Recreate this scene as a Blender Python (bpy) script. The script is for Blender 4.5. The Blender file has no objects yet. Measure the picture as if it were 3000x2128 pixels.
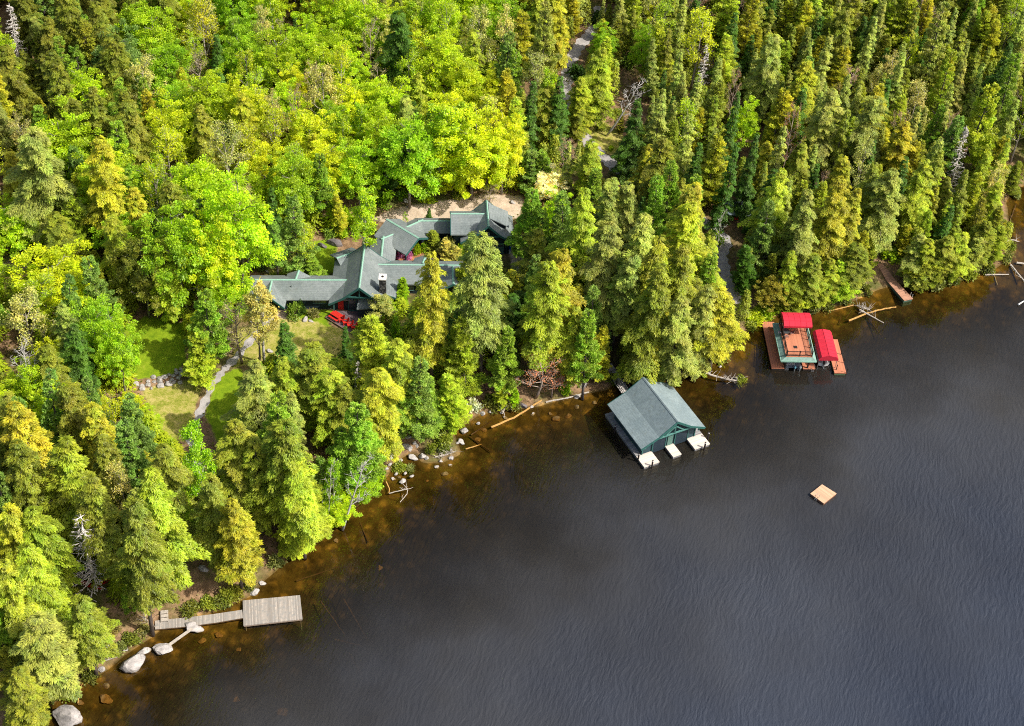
import bpy, math, random
import numpy as np
from mathutils import Vector, Matrix
R_ = math.radians
scn = bpy.context.scene
col = scn.collection
rng = np.random.default_rng(11)
random.seed(5)

# ------------------------------------------------------------------ camera
CW, CH, FPX, CAMZ = 3000.0, 2128.0, 4400.0, 165.0
TILT, ROLL = R_(44.0), R_(4.0)
_t = math.pi / 2 - TILT
RX = np.array([[1, 0, 0], [0, math.cos(_t), -math.sin(_t)], [0, math.sin(_t), math.cos(_t)]])
RZ = np.array([[math.cos(ROLL), -math.sin(ROLL), 0], [math.sin(ROLL), math.cos(ROLL), 0], [0, 0, 1]])
CR = RX @ RZ
CO = np.array([0.0, 0.0, CAMZ])
cam = bpy.data.cameras.new('camera')
cam.sensor_width = 36.0
cam.lens = 36.0 * FPX / CW
cam.clip_start, cam.clip_end = 1.0, 6000.0
co = bpy.data.objects.new('camera', cam)
col.objects.link(co)
m4 = Matrix.Identity(4)
for i in range(3):
    for j in range(3):
        m4[i][j] = CR[i][j]
m4.translation = Vector(CO)
co.matrix_world = m4
scn.camera = co


def ray(px, py):
    v = np.array([(px - CW / 2) / FPX, -(py - CH / 2) / FPX, -1.0])
    d = CR @ v
    return d / np.linalg.norm(d)


def at(px, py, z=0.0):
    """point of the place that the photo shows at this spot, at height z"""
    d = ray(px, py)
    return CO + d * ((z - CAMZ) / d[2])


def proj(p):
    q = CR.T @ (np.asarray(p, float) - CO)
    return np.array([CW / 2 + FPX * q[0] / -q[2], CH / 2 - FPX * q[1] / -q[2]])


def projs(P):
    q = (np.asarray(P, float) - CO) @ CR
    return np.stack([CW / 2 + FPX * q[:, 0] / -q[:, 2], CH / 2 - FPX * q[:, 1] / -q[:, 2]], 1)


def inpoly(P, poly):
    P = np.asarray(P, float)
    x, y = P[:, 0], P[:, 1]
    ins = np.zeros(len(P), bool)
    n = len(poly)
    for i in range(n):
        x0, y0 = poly[i]
        x1, y1 = poly[(i + 1) % n]
        if y0 == y1:
            continue
        c = ((y0 > y) != (y1 > y)) & (x < (x1 - x0) * (y - y0) / (y1 - y0) + x0)
        ins ^= c
    return ins


# ------------------------------------------------------------------ shore and terrain
SHORE = [(-300, 2420), (-60, 2200), (70, 2110), (150, 2050), (215, 2000), (300, 1955), (380, 1895), (440, 1855), (470, 1820),
         (560, 1800), (650, 1772), (725, 1740), (765, 1690), (860, 1610), (950, 1545), (1020, 1490), (1080, 1440), (1120, 1395),
         (1150, 1345), (1185, 1325), (1225, 1318), (1245, 1348), (1290, 1345), (1335, 1325), (1325, 1290), (1310, 1262), (1350, 1238), (1400, 1205),
         (1470, 1195), (1560, 1185), (1620, 1168), (1700, 1148), (1770, 1135), (1800, 1108), (1850, 1100), (1950, 1072), (2040, 1066),
         (2100, 1050), (2160, 1000), (2190, 955), (2240, 930), (2300, 905), (2370, 905), (2430, 895), (2500, 872), (2560, 845),
         (2620, 825), (2690, 832), (2770, 828), (2840, 805), (2900, 785), (2958, 750), (2950, 700), (2945, 640), (2935, 590),
         (2965, 548), (3040, 520), (3200, 430), (3500, 150)]
SW = np.array([at(x, y)[:2] for x, y in SHORE])
SW = np.vstack([[[-700, -300]], SW, [[260, 420], [700, 1500]]])
LANDPOLY = [tuple(p) for p in SW] + [(700, 4000), (-4000, 4000), (-4000, -300)]


def shore_dist(P):
    """signed distance to the shore: positive on land"""
    P = np.asarray(P, float)
    out = np.empty(len(P))
    for k in range(0, len(P), 60000):
        Q = P[k:k + 60000]
        best = np.full(len(Q), 1e9)
        for a, b in zip(SW[:-1], SW[1:]):
            ab = b - a
            t = np.clip(((Q - a) @ ab) / (ab @ ab), 0, 1)
            d = np.hypot(Q[:, 0] - a[0] - t * ab[0], Q[:, 1] - a[1] - t * ab[1])
            best = np.minimum(best, d)
        out[k:k + 60000] = np.where(inpoly(Q, LANDPOLY), best, -best)
    return out


_ph = rng.uniform(0, 6.28, (14, 2))
_dr = rng.uniform(0, 6.28, 14)


def wob(x, y, s, n0=0, n=5):
    r = 0
    for i in range(n0, n0 + n):
        k = 6.283 / s / (0.6 + 0.25 * (i - n0))
        r = r + np.sin(k * (x * math.cos(_dr[i]) + y * math.sin(_dr[i])) + _ph[i, 0])
    return r / n


HZ = 3.0
PADS = None


def seg_d(P, a, b):
    ab = b - a
    t = np.clip(((P - a) @ ab) / (ab @ ab), 0, 1)
    return np.hypot(P[:, 0] - a[0] - t * ab[0], P[:, 1] - a[1] - t * ab[1])


PADS = [(at(735, 880, HZ)[:2], at(1340, 890, HZ)[:2], 5.5), (at(1060, 900, HZ)[:2], at(1060, 780, HZ)[:2], 7),
        (at(1110, 800, HZ)[:2], at(1180, 730, HZ)[:2], 5.5), (at(1150, 730, HZ)[:2], at(1450, 720, HZ)[:2], 8),
        (at(1020, 960, HZ)[:2], at(1050, 930, HZ)[:2], 3)]


def terrain(P):
    P = np.asarray(P, float)
    x, y = P[:, 0], P[:, 1]
    d = shore_dist(P)
    dl = np.maximum(d, 0)
    land = 0.12 + 1.3 * (1 - np.exp(-dl / 5.0)) + 0.045 * np.minimum(dl, 160) + (0.35 * wob(x, y, 13) + 0.8 * wob(x, y, 45, 5)) * np.minimum(dl / 15, 1)
    dw = np.maximum(-d, 0)
    wat = 0.12 - 0.15 * dw - 0.012 * np.minimum(dw, 60) ** 2 + 0.16 * wob(x, y, 5) * np.minimum(dw / 4, 1)
    wat = np.maximum(wat, -14)
    h = np.where(d > 0, land, wat)
    if PADS:
        w = np.zeros(len(P))
        for a, b, r in PADS:
            w = np.maximum(w, np.clip((r + 5 - seg_d(P, a, b)) / 5, 0, 1))
        w = w * w * (3 - 2 * w)
        h = np.where(d > 0, h * (1 - w) + HZ * w, h)
    return h


GX0, GX1, GY0, GY1, GST = -110.0, 130.0, 85.0, 310.0, 0.5
_gx, _gy = np.arange(GX0, GX1, GST), np.arange(GY0, GY1, GST)
_X, _Y = np.meshgrid(_gx, _gy)
GZ = terrain(np.stack([_X.ravel(), _Y.ravel()], 1)).reshape(_X.shape)


def th(x, y):
    i, j = (x - GX0) / GST, (y - GY0) / GST
    if 0 <= i < len(_gx) - 1 and 0 <= j < len(_gy) - 1:
        a, b = int(i), int(j)
        u, v = i - a, j - b
        return float((GZ[b, a] * (1 - u) + GZ[b, a + 1] * u) * (1 - v) + (GZ[b + 1, a] * (1 - u) + GZ[b + 1, a + 1] * u) * v)
    return float(terrain([[x, y]])[0])


def atg(px, py, up=0.0, low=0.0):
    """point on the ground (plus a height) along a sight line of the photo"""
    z = 2.0
    for _ in range(12):
        p = at(px, py, z + up)
        z = 0.4 * z + 0.6 * max(th(p[0], p[1]), low)
    p = at(px, py, z + up)
    return np.array([p[0], p[1], z])


# ------------------------------------------------------------------ mesh helpers
class MB:
    def __init__(self):
        self.v, self.f = [], []

    def add(self, V, F):
        o = len(self.v)
        self.v += [tuple(float(c) for c in p) for p in V]
        self.f += [tuple(i + o for i in f) for f in F]
        return self

    def par(self, o, a, b, c):
        o, a, b, c = (np.asarray(t, float) for t in (o, a, b, c))
        V = [o, o + a, o + a + b, o + b, o + c, o + a + c, o + a + b + c, o + b + c]
        F = [(0, 3, 2, 1), (4, 5, 6, 7), (0, 1, 5, 4), (1, 2, 6, 5), (2, 3, 7, 6), (3, 0, 4, 7)]
        if np.dot(np.cross(a, b), c) < 0:
            F = [f[::-1] for f in F]
        return self.add(V, F)

    def box(self, c, sx, sy, sz, u=(1, 0, 0)):
        u = np.array([u[0], u[1], 0.0]); u /= np.linalg.norm(u)
        v = np.array([-u[1], u[0], 0])
        o = np.asarray(c, float) - u * sx / 2 - v * sy / 2
        return self.par(o, u * sx, v * sy, (0, 0, sz))

    def bar(self, p, q, w, h=None):
        p, q = np.asarray(p, float), np.asarray(q, float)
        h = h or w
        d = (q - p); L = np.linalg.norm(d); d = d / L
        s = np.cross(d, (0, 0, 1.0))
        s = np.array([1.0, 0, 0]) if np.linalg.norm(s) < 1e-3 else s / np.linalg.norm(s)
        t = np.cross(s, d)
        return self.par(p - s * w / 2 - t * h / 2, d * L, s * w, t * h)

    def tube(self, pts, rad, n=6):
        pts = np.asarray(pts, float)
        rad = np.broadcast_to(np.asarray(rad, float), (len(pts),))
        V, F = [], []
        for i, p in enumerate(pts):
            d = pts[min(i + 1, len(pts) - 1)] - pts[max(i - 1, 0)]
            d = d / (np.linalg.norm(d) + 1e-9)
            a = np.cross(d, (0.31, 0.95, 0.05) if abs(d[2]) > .8 else (0, 0, 1.0)); a /= np.linalg.norm(a) + 1e-9
            b = np.cross(d, a)
            for k in range(n):
                t = 6.28318 * k / n
                V.append(p + rad[i] * (a * math.cos(t) + b * math.sin(t)))
        for i in range(len(pts) - 1):
            for k in range(n):
                F.append((i * n + k, i * n + (k + 1) % n, (i + 1) * n + (k + 1) % n, (i + 1) * n + k))
        F.append(tuple(range(n))[::-1]); F.append(tuple((len(pts) - 1) * n + k for k in range(n)))
        return self.add(V, F)

    def cyl(self, p, r, h, n=8, r2=None):
        p = np.asarray(p, float)
        return self.tube([p, p + (0, 0, h)], [r, r if r2 is None else r2], n)

    def prism(self, poly, z0, z1):
        n = len(poly)
        V = [(p[0], p[1], z0) for p in poly] + [(p[0], p[1], z1) for p in poly]
        F = [tuple(range(n))[::-1], tuple(range(n, 2 * n))]
        F += [(i, (i + 1) % n, (i + 1) % n + n, i + n) for i in range(n)]
        a = sum(poly[i][0] * poly[(i + 1) % n][1] - poly[(i + 1) % n][0] * poly[i][1] for i in range(n))
        if a < 0:
            F = [f[::-1] for f in F]
        return self.add(V, F)

    def slab(self, poly3, t):
        """closed slab under a 3-D polygon"""
        n = len(poly3)
        top = [np.asarray(p, float) for p in poly3]
        V = top + [p - (0, 0, t) for p in top]
        F = [tuple(range(n)), tuple(range(n, 2 * n))[::-1]] + [((i + 1) % n, i, i + n, (i + 1) % n + n) for i in range(n)]
        nz = sum(top[i][0] * top[(i + 1) % n][1] - top[(i + 1) % n][0] * top[i][1] for i in range(n))
        if nz < 0:
            F = [f[::-1] for f in F]
        return self.add(V, F)

    def build(self, name, mat, parent=None, org=None, smooth=False):
        me = bpy.data.meshes.new(name)
        V = np.array(self.v, float).reshape(-1, 3)
        o = bpy.data.objects.new(name, me)
        if parent is not None:
            V = V - np.array(parent_world(parent))
            o.parent = parent
        elif org is not None:
            V = V - np.asarray(org, float)
            o.location = Vector(org)
        me.from_pydata(V.tolist(), [], self.f)
        me.materials.append(mat)
        if smooth:
            me.shade_smooth()
        me.update()
        col.objects.link(o)
        return o


def parent_world(o):
    p = np.zeros(3)
    while o is not None:
        p += np.array(o.location)
        o = o.parent
    return p


def tag(o, label=None, cat=None, group=None, kind=None):
    if label: o['label'] = label
    if cat: o['category'] = cat
    if group: o['group'] = group
    if kind: o['kind'] = kind
    return o


def empty(name, loc, label, cat, group=None):
    o = bpy.data.objects.new(name, None)
    o.location = Vector([float(c) for c in loc])
    o.empty_display_size = 0.5
    col.objects.link(o)
    return tag(o, label, cat, group)


# ------------------------------------------------------------------ materials
class NT:
    def __init__(self, name):
        self.m = bpy.data.materials.new(name)
        self.m.use_nodes = True
        self.t = self.m.node_tree
        self.t.nodes.clear()

    def n(self, typ, **kw):
        nd = self.t.nodes.new('ShaderNode' + typ)
        for k, v in kw.items():
            if k.startswith('i_'):
                nd.inputs[k[2:].replace('_', ' ')].default_value = v
            elif k.startswith('x'):
                nd.inputs[int(k[1:])].default_value = v
            else:
                setattr(nd, k, v)
        return nd

    def l(self, a, b):
        self.t.links.new(a, b)

    def mixc(self, fac, a, b, mode='MIX'):
        nd = self.n('MixRGB', blend_type=mode)
        for i, s in enumerate((fac, a, b)):
            if hasattr(s, 'node'):
                self.l(s, nd.inputs[i])
            else:
                nd.inputs[i].default_value = s if i == 0 else (*s, 1)
        return nd.outputs[0]

    def ramp(self, fac, stops):
        nd = self.n('ValToRGB')
        el = nd.color_ramp.elements
        while len(el) < len(stops):
            el.new(0.5)
        for e, (p, c) in zip(el, stops):
            e.position = p
            e.color = (*c, 1) if len(c) == 3 else c
        self.l(fac, nd.inputs[0])
        return nd.outputs[0]

    def noise(self, scale, detail=3, rough=0.6, vec=None, dim='3D'):
        nd = self.n('TexNoise', noise_dimensions=dim)
        nd.inputs['Scale'].default_value = scale
        nd.inputs['Detail'].default_value = detail
        nd.inputs['Roughness'].default_value = rough
        if vec is not None:
            self.l(vec, nd.inputs['Vector'])
        return nd.outputs['Fac']

    def math(self, op, a, b=None, c=None):
        nd = self.n('Math', operation=op)
        for i, s in enumerate((a, b, c)):
            if s is None: continue
            if hasattr(s, 'node'): self.l(s, nd.inputs[i])
            else: nd.inputs[i].default_value = s
        return nd.outputs[0]

    def coord(self, scale=(1, 1, 1), rot=(0, 0, 0), src='Object'):
        tc = self.n('TexCoord')
        mp = self.n('Mapping')
        mp.inputs['Scale'].default_value = scale
        mp.inputs['Rotation'].default_value = rot
        self.l(tc.outputs[src], mp.inputs['Vector'])
        return mp.outputs[0]

    def bump(self, h, strength=0.4, dist=0.05):
        nd = self.n('Bump')
        nd.inputs['Strength'].default_value = strength
        nd.inputs['Distance'].default_value = dist
        self.l(h, nd.inputs['Height'])
        return nd.outputs[0]

    def out(self, sh):
        o = self.n('OutputMaterial')
        self.l(sh, o.inputs['Surface'])
        return self.m

    def pbr(self, colr, rough=0.7, metal=0.0, normal=None, spec=0.3):
        b = self.n('BsdfPrincipled')
        if hasattr(colr, 'node'): self.l(colr, b.inputs['Base Color'])
        else: b.inputs['Base Color'].default_value = (*colr, 1)
        b.inputs['Roughness'].default_value = rough
        b.inputs['Metallic'].default_value = metal
        b.inputs['Specular IOR Level'].default_value = spec
        if normal is not None: self.l(normal, b.inputs['Normal'])
        return self.out(b.outputs[0])


def paint(name, c, var=0.25, scale=3.0, rough=0.7, metal=0.0, streak=None, bump=0.2, spec=0.3):
    t = NT(name)
    v = t.coord(streak or (1, 1, 1))
    n = t.noise(scale, 5, 0.65, v)
    n2 = t.noise(scale * 6, 2, 0.5, v)
    f = t.math('ADD', t.math('MULTIPLY', n, 0.7), t.math('MULTIPLY', n2, 0.3))
    lo = tuple(x * (1 - var) for x in c)
    hi = tuple(min(1, x * (1 + var)) for x in c)
    cc = t.ramp(f, [(0.3, lo), (0.7, hi)])
    return t.pbr(cc, rough, metal, t.bump(n2, bump, 0.03), spec)


def planks(name, c, width, ang, gap=0.5, var=0.35, weather=None):
    """boards laid side by side across direction ang (world radians along which the boards repeat)"""
    t = NT(name)
    v = t.coord((1, 1, 1), (0, 0, -ang))
    sx = t.n('SeparateXYZ'); t.l(v, sx.inputs[0])
    q = t.math('DIVIDE', sx.outputs[0], width)
    fl = t.math('FLOOR', q)
    fr = t.math('FRACT', q)
    wn = t.n('TexWhiteNoise', noise_dimensions='1D'); t.l(fl, wn.inputs['W'])
    sv = t.coord((1, 1, 1), (0, 0, -ang))
    grain = t.noise(2.2, 5, 0.7, sv)
    base = t.ramp(wn.outputs['Value'], [(0, tuple(x * (1 - var) for x in c)), (1, tuple(min(1, x * (1 + var)) for x in c))])
    if weather:
        base = t.mixc(t.ramp(grain, [(0.4, (0, 0, 0)), (0.65, (1, 1, 1))]), base, weather)
    edge = t.math('LESS_THAN', fr, 0.1)
    cc = t.mixc(t.math('MULTIPLY', edge, gap), base, tuple(x * 0.25 for x in c))
    return t.pbr(cc, 0.8, 0, t.bump(grain, 0.2, 0.02))


def shingle(name, c, c2):
    t = NT(name)
    v = t.coord()
    big = t.noise(0.35, 4, 0.6, v)
    st = t.noise(3.0, 3, 0.7, t.coord((1, 1, 0.15)))
    sx = t.n('SeparateXYZ'); t.l(v, sx.inputs[0])
    course = t.math('FRACT', t.math('MULTIPLY', sx.outputs[2], 7.0))
    rows = t.math('FLOOR', t.math('MULTIPLY', sx.outputs[2], 7.0))
    cell = t.n('TexWhiteNoise', noise_dimensions='3D')
    cv = t.n('CombineXYZ')
    t.l(t.math('FLOOR', t.math('MULTIPLY', sx.outputs[0], 4.0)), cv.inputs[0])
    t.l(t.math('FLOOR', t.math('MULTIPLY', sx.outputs[1], 4.0)), cv.inputs[1])
    t.l(rows, cv.inputs[2])
    t.l(cv.outputs[0], cell.inputs['Vector'])
    a = t.mixc(t.ramp(big, [(0.35, (0, 0, 0)), (0.7, (1, 1, 1))]), c, c2)
    nd_ = t.noise(1.1, 5, 0.75, v)
    a = t.mixc(t.math('MULTIPLY', t.ramp(nd_, [(0.56, (0, 0, 0)), (0.72, (1, 1, 1))]), 0.3), a, (0.16, 0.15, 0.09))
    a = t.mixc(0.4, a, t.ramp(st, [(0.3, (0.55, 0.57, 0.58)), (0.7, (1.25, 1.25, 1.25))]), 'MULTIPLY')
    a = t.mixc(0.28, a, t.ramp(cell.outputs['Value'], [(0, (0.75, 0.75, 0.75)), (1, (1.25, 1.25, 1.25))]), 'MULTIPLY')
    a = t.mixc(t.math('MULTIPLY', t.math('LESS_THAN', course, 0.16), 0.35), a, tuple(x * 0.4 for x in c))
    return t.pbr(a, 0.85, 0, t.bump(course, 0.25, 0.02), 0.25)


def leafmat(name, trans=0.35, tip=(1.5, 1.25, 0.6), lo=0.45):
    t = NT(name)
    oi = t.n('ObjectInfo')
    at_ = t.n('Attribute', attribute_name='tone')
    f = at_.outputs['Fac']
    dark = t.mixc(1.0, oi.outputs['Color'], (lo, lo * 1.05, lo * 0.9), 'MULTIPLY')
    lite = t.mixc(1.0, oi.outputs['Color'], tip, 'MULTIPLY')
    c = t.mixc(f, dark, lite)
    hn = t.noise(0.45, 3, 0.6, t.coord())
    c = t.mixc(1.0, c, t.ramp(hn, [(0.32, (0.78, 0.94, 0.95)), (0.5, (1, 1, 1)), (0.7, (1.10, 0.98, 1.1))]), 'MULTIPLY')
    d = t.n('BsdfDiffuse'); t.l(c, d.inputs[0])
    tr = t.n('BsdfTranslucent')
    t.l(t.mixc(1.0, c, (1.1, 1.15, 0.5), 'MULTIPLY'), tr.inputs[0])
    mx = t.n('MixShader'); mx.inputs[0].default_value = trans
    t.l(d.outputs[0], mx.inputs[1]); t.l(tr.outputs[0], mx.inputs[2])
    gl = t.n('BsdfGlossy'); gl.inputs['Roughness'].default_value = 0.5
    gl.inputs[0].default_value = (0.9, 1, 0.8, 1)
    m2 = t.n('MixShader'); m2.inputs[0].default_value = 0.03
    t.l(mx.outputs[0], m2.inputs[1]); t.l(gl.outputs[0], m2.inputs[2])
    return t.out(m2.outputs[0])


def barkmat(name):
    t = NT(name)
    oi = t.n('ObjectInfo')
    n = t.noise(2.5, 4, 0.7, t.coord((1, 1, 0.3)))
    c = t.mixc(1.0, oi.outputs['Color'], t.ramp(n, [(0.3, (0.5, 0.48, 0.45)), (0.7, (1.25, 1.25, 1.25))]), 'MULTIPLY')
    return t.pbr(c, 0.9, 0, t.bump(n, 0.5, 0.05), 0.1)


def rockmat(name, c, moss=0.3):
    t = NT(name)
    v = t.coord()
    n = t.noise(1.3, 6, 0.7, v)
    n2 = t.noise(6, 3, 0.6, v)
    a = t.ramp(n, [(0.3, tuple(x * 0.45 for x in c)), (0.5, c), (0.72, tuple(min(1, x * 1.45) for x in c))])
    a = t.mixc(t.math('MULTIPLY', t.ramp(n2, [(0.55, (0, 0, 0)), (0.7, (1, 1, 1))]), moss), a, (0.09, 0.09, 0.05))
    ge = t.n('NewGeometry')
    sx = t.n('SeparateXYZ'); t.l(ge.outputs['Position'], sx.inputs[0])
    wet = t.n('MapRange'); wet.inputs[1].default_value = -0.35; wet.inputs[2].default_value = 0.12
    t.l(sx.outputs[2], wet.inputs[0])
    a = t.mixc(wet.outputs[0], t.mixc(1.0, a, (0.55, 0.32, 0.1), 'MULTIPLY'), a)
    return t.pbr(a, 0.85, 0, t.bump(n, 0.7, 0.15), 0.25)


M = {}
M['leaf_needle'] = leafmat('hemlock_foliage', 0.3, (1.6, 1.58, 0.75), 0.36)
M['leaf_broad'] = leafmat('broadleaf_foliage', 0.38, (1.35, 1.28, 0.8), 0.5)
M['bark'] = barkmat('bark')
M['rock'] = rockmat('granite', (0.42, 0.39, 0.37))
M['darkrock'] = rockmat('dark_granite', (0.17, 0.15, 0.15), 0.15)
M['roof'] = shingle('grey_shingle', (0.175, 0.205, 0.205), (0.265, 0.295, 0.29))
M['boatroof'] = shingle('blue_green_shingle', (0.205, 0.265, 0.28), (0.27, 0.335, 0.345))
M['cap'] = paint('mint_trim', (0.26, 0.46, 0.36), 0.2, 2)
M['teal'] = paint('teal_trim', (0.035, 0.13, 0.115), 0.25, 2)
M['navy'] = paint('navy_siding', (0.018, 0.032, 0.042), 0.35, 2, 0.7, 0, (1, 1, 6))
M['navy2'] = paint('boathouse_siding', (0.025, 0.06, 0.075), 0.35, 2, 0.7, 0, (1, 1, 6))
M['glass'] = NT('window_glass').pbr((0.06, 0.075, 0.08), 0.08, 0, None, 0.9)
M['frame'] = paint('window_frame', (0.10, 0.20, 0.17), 0.2, 3)
M['redpaint'] = paint('red_paint', (0.62, 0.03, 0.02), 0.2, 4, 0.55)
M['redcanvas'] = paint('red_canvas', (0.60, 0.025, 0.05), 0.18, 1.2, 0.8, 0, (1, 1, 1), 0.5)
M['white'] = paint('white_paint', (0.75, 0.73, 0.70), 0.1, 2)
M['mortar'] = paint('chimney_cap', (0.72, 0.68, 0.64), 0.12, 2)
M['metal'] = paint('galvanised_metal', (0.45, 0.47, 0.5), 0.15, 4, 0.35, 0.8)
M['black'] = paint('dark_metal', (0.03, 0.022, 0.02), 0.3, 4, 0.6)
M['blue'] = paint('blue_fabric', (0.01, 0.10, 0.62), 0.2, 3)
M['sand'] = paint('sand', (0.45, 0.36, 0.27), 0.2, 0.8)
M['log'] = paint('weathered_log', (0.46, 0.41, 0.35), 0.35, 3, 0.9, 0, (1, 1, 1), 0.5)
M['ylog'] = paint('yellow_log', (0.50, 0.29, 0.09), 0.35, 3, 0.9)
M['sunk'] = paint('sunken_log', (0.10, 0.055, 0.02), 0.4, 3, 0.9)
M['flower'] = leafmat('blossom', 0.2, (1.2, 1.2, 1.2), 0.7)
M['mulch'] = paint('mulch', (0.30, 0.19, 0.11), 0.4, 2.5, 0.95)


def stonemat():
    t = NT('chimney_stone')
    v = t.coord()
    vo = t.n('TexVoronoi'); vo.inputs['Scale'].default_value = 3.2
    t.l(v, vo.inputs['Vector'])
    c = t.ramp(t.noise(3, 3, 0.6, v), [(0.35, (0.04, 0.045, 0.05)), (0.65, (0.22, 0.21, 0.2))])
    c = t.mixc(t.ramp(vo.outputs['Distance'], [(0.25, (0, 0, 0)), (0.6, (1, 1, 1))]), c, (0.03, 0.03, 0.03))
    return t.pbr(c, 0.9, 0, t.bump(vo.outputs['Distance'], 0.6, 0.08))


M['stone'] = stonemat()


def gravelmat():
    t = NT('gravel')
    v = t.coord()
    n = t.noise(0.8, 5, 0.7, v)
    n2 = t.noise(9, 3, 0.7, v)
    c = t.ramp(n, [(0.3, (0.30, 0.28, 0.27)), (0.7, (0.54, 0.50, 0.48))])
    c = t.mixc(0.5, c, t.ramp(n2, [(0.3, (0.6, 0.6, 0.6)), (0.7, (1.3, 1.3, 1.3))]), 'MULTIPLY')
    return t.pbr(c, 0.95, 0, t.bump(n2, 0.4, 0.04), 0.1)


M['gravel'] = gravelmat()


def groundmat():
    t = NT('forest_ground')
    v = t.coord()
    n1 = t.noise(0.12, 5, 0.65, v)
    n2 = t.noise(0.9, 5, 0.7, v)
    n3 = t.noise(5, 4, 0.7, v)
    lit = t.ramp(n2, [(0.28, (0.09, 0.055, 0.03)), (0.5, (0.25, 0.155, 0.085)), (0.72, (0.44, 0.29, 0.17))])
    moss = t.ramp(n3, [(0.3, (0.04, 0.06, 0.012)), (0.7, (0.13, 0.16, 0.03))])
    a = t.mixc(t.ramp(n1, [(0.45, (0, 0, 0)), (0.62, (0.85, 0.85, 0.85))]), lit, moss)
    z = t.n('Attribute', attribute_name='zone')
    sp = t.n('SeparateColor'); t.l(z.outputs['Color'], sp.inputs[0])
    lawn = t.ramp(n2, [(0.3, (0.11, 0.20, 0.008)), (0.6, (0.24, 0.34, 0.014)), (0.8, (0.38, 0.37, 0.06))])
    dry = t.ramp(t.math('ADD', t.math('MULTIPLY', n2, 0.6), t.math('MULTIPLY', n3, 0.4)),
                 [(0.36, (0.13, 0.19, 0.012)), (0.47, (0.30, 0.30, 0.05)), (0.62, (0.52, 0.42, 0.16))])
    sand = t.ramp(n2, [(0.3, (0.46, 0.35, 0.25)), (0.7, (0.70, 0.56, 0.43))])

    def edge(ch):
        return t.ramp(t.math('ADD', ch, t.math('MULTIPLY', t.math('SUBTRACT', n2, 0.5), 0.6)), [(0.4, (0, 0, 0)), (0.6, (1, 1, 1))])
    a = t.mixc(edge(sp.outputs[0]), a, lawn)
    a = t.mixc(edge(sp.outputs[1]), a, dry)
    a = t.mixc(edge(sp.outputs[2]), a, sand)
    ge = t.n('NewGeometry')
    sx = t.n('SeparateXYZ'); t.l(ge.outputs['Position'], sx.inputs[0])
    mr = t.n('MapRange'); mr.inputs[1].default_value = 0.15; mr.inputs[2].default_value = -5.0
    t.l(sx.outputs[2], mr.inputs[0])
    bed = t.ramp(mr.outputs[0], [(0.0, (0.27, 0.20, 0.09)), (0.07, (0.17, 0.118, 0.026)), (0.2, (0.088, 0.062, 0.016)), (0.42, (0.035, 0.027, 0.014)), (1.0, (0.02, 0.017, 0.016))])  # bed colour darkens with depth: light absorbed by the water, painted in
    vo = t.n('TexVoronoi'); vo.inputs['Scale'].default_value = 0.62
    dv = t.n('VectorMath', operation='ADD')
    t.l(v, dv.inputs[0])
    nz = t.n('TexNoise'); nz.inputs['Scale'].default_value = 1.2; t.l(v, nz.inputs['Vector'])
    t.l(nz.outputs['Color'], dv.inputs[1])
    t.l(dv.outputs[0], vo.inputs['Vector'])
    peb = t.mixc(t.ramp(vo.outputs['Distance'], [(0.15, (0, 0, 0)), (0.5, (1, 1, 1))]), (1.9, 1.6, 1.3), (0.42, 0.38, 0.32))
    bed = t.mixc(t.ramp(n2, [(0.35, (0.2, 0.2, 0.2)), (0.65, (1, 1, 1))]), bed, t.mixc(1.0, bed, peb, 'MULTIPLY'))
    bed = t.mixc(0.9, bed, t.ramp(t.noise(0.22, 4, 0.7, v), [(0.36, (0.35, 0.33, 0.3)), (0.6, (1.25, 1.2, 1.1))]), 'MULTIPLY')
    bed = t.mixc(0.8, bed, t.ramp(n2, [(0.3, (0.6, 0.6, 0.6)), (0.7, (1.3, 1.3, 1.3))]), 'MULTIPLY')
    isw = t.n('MapRange'); isw.inputs[1].default_value = 0.10; isw.inputs[2].default_value = 0.02
    t.l(sx.outputs[2], isw.inputs[0])
    a = t.mixc(isw.outputs[0], a, bed)
    hb = t.math('ADD', t.math('MULTIPLY', n2, 1.0), t.math('MULTIPLY', n3, 0.4))
    return t.pbr(a, 0.95, 0, t.bump(hb, 0.5, 0.25), 0.1)


M['ground'] = groundmat()


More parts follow.
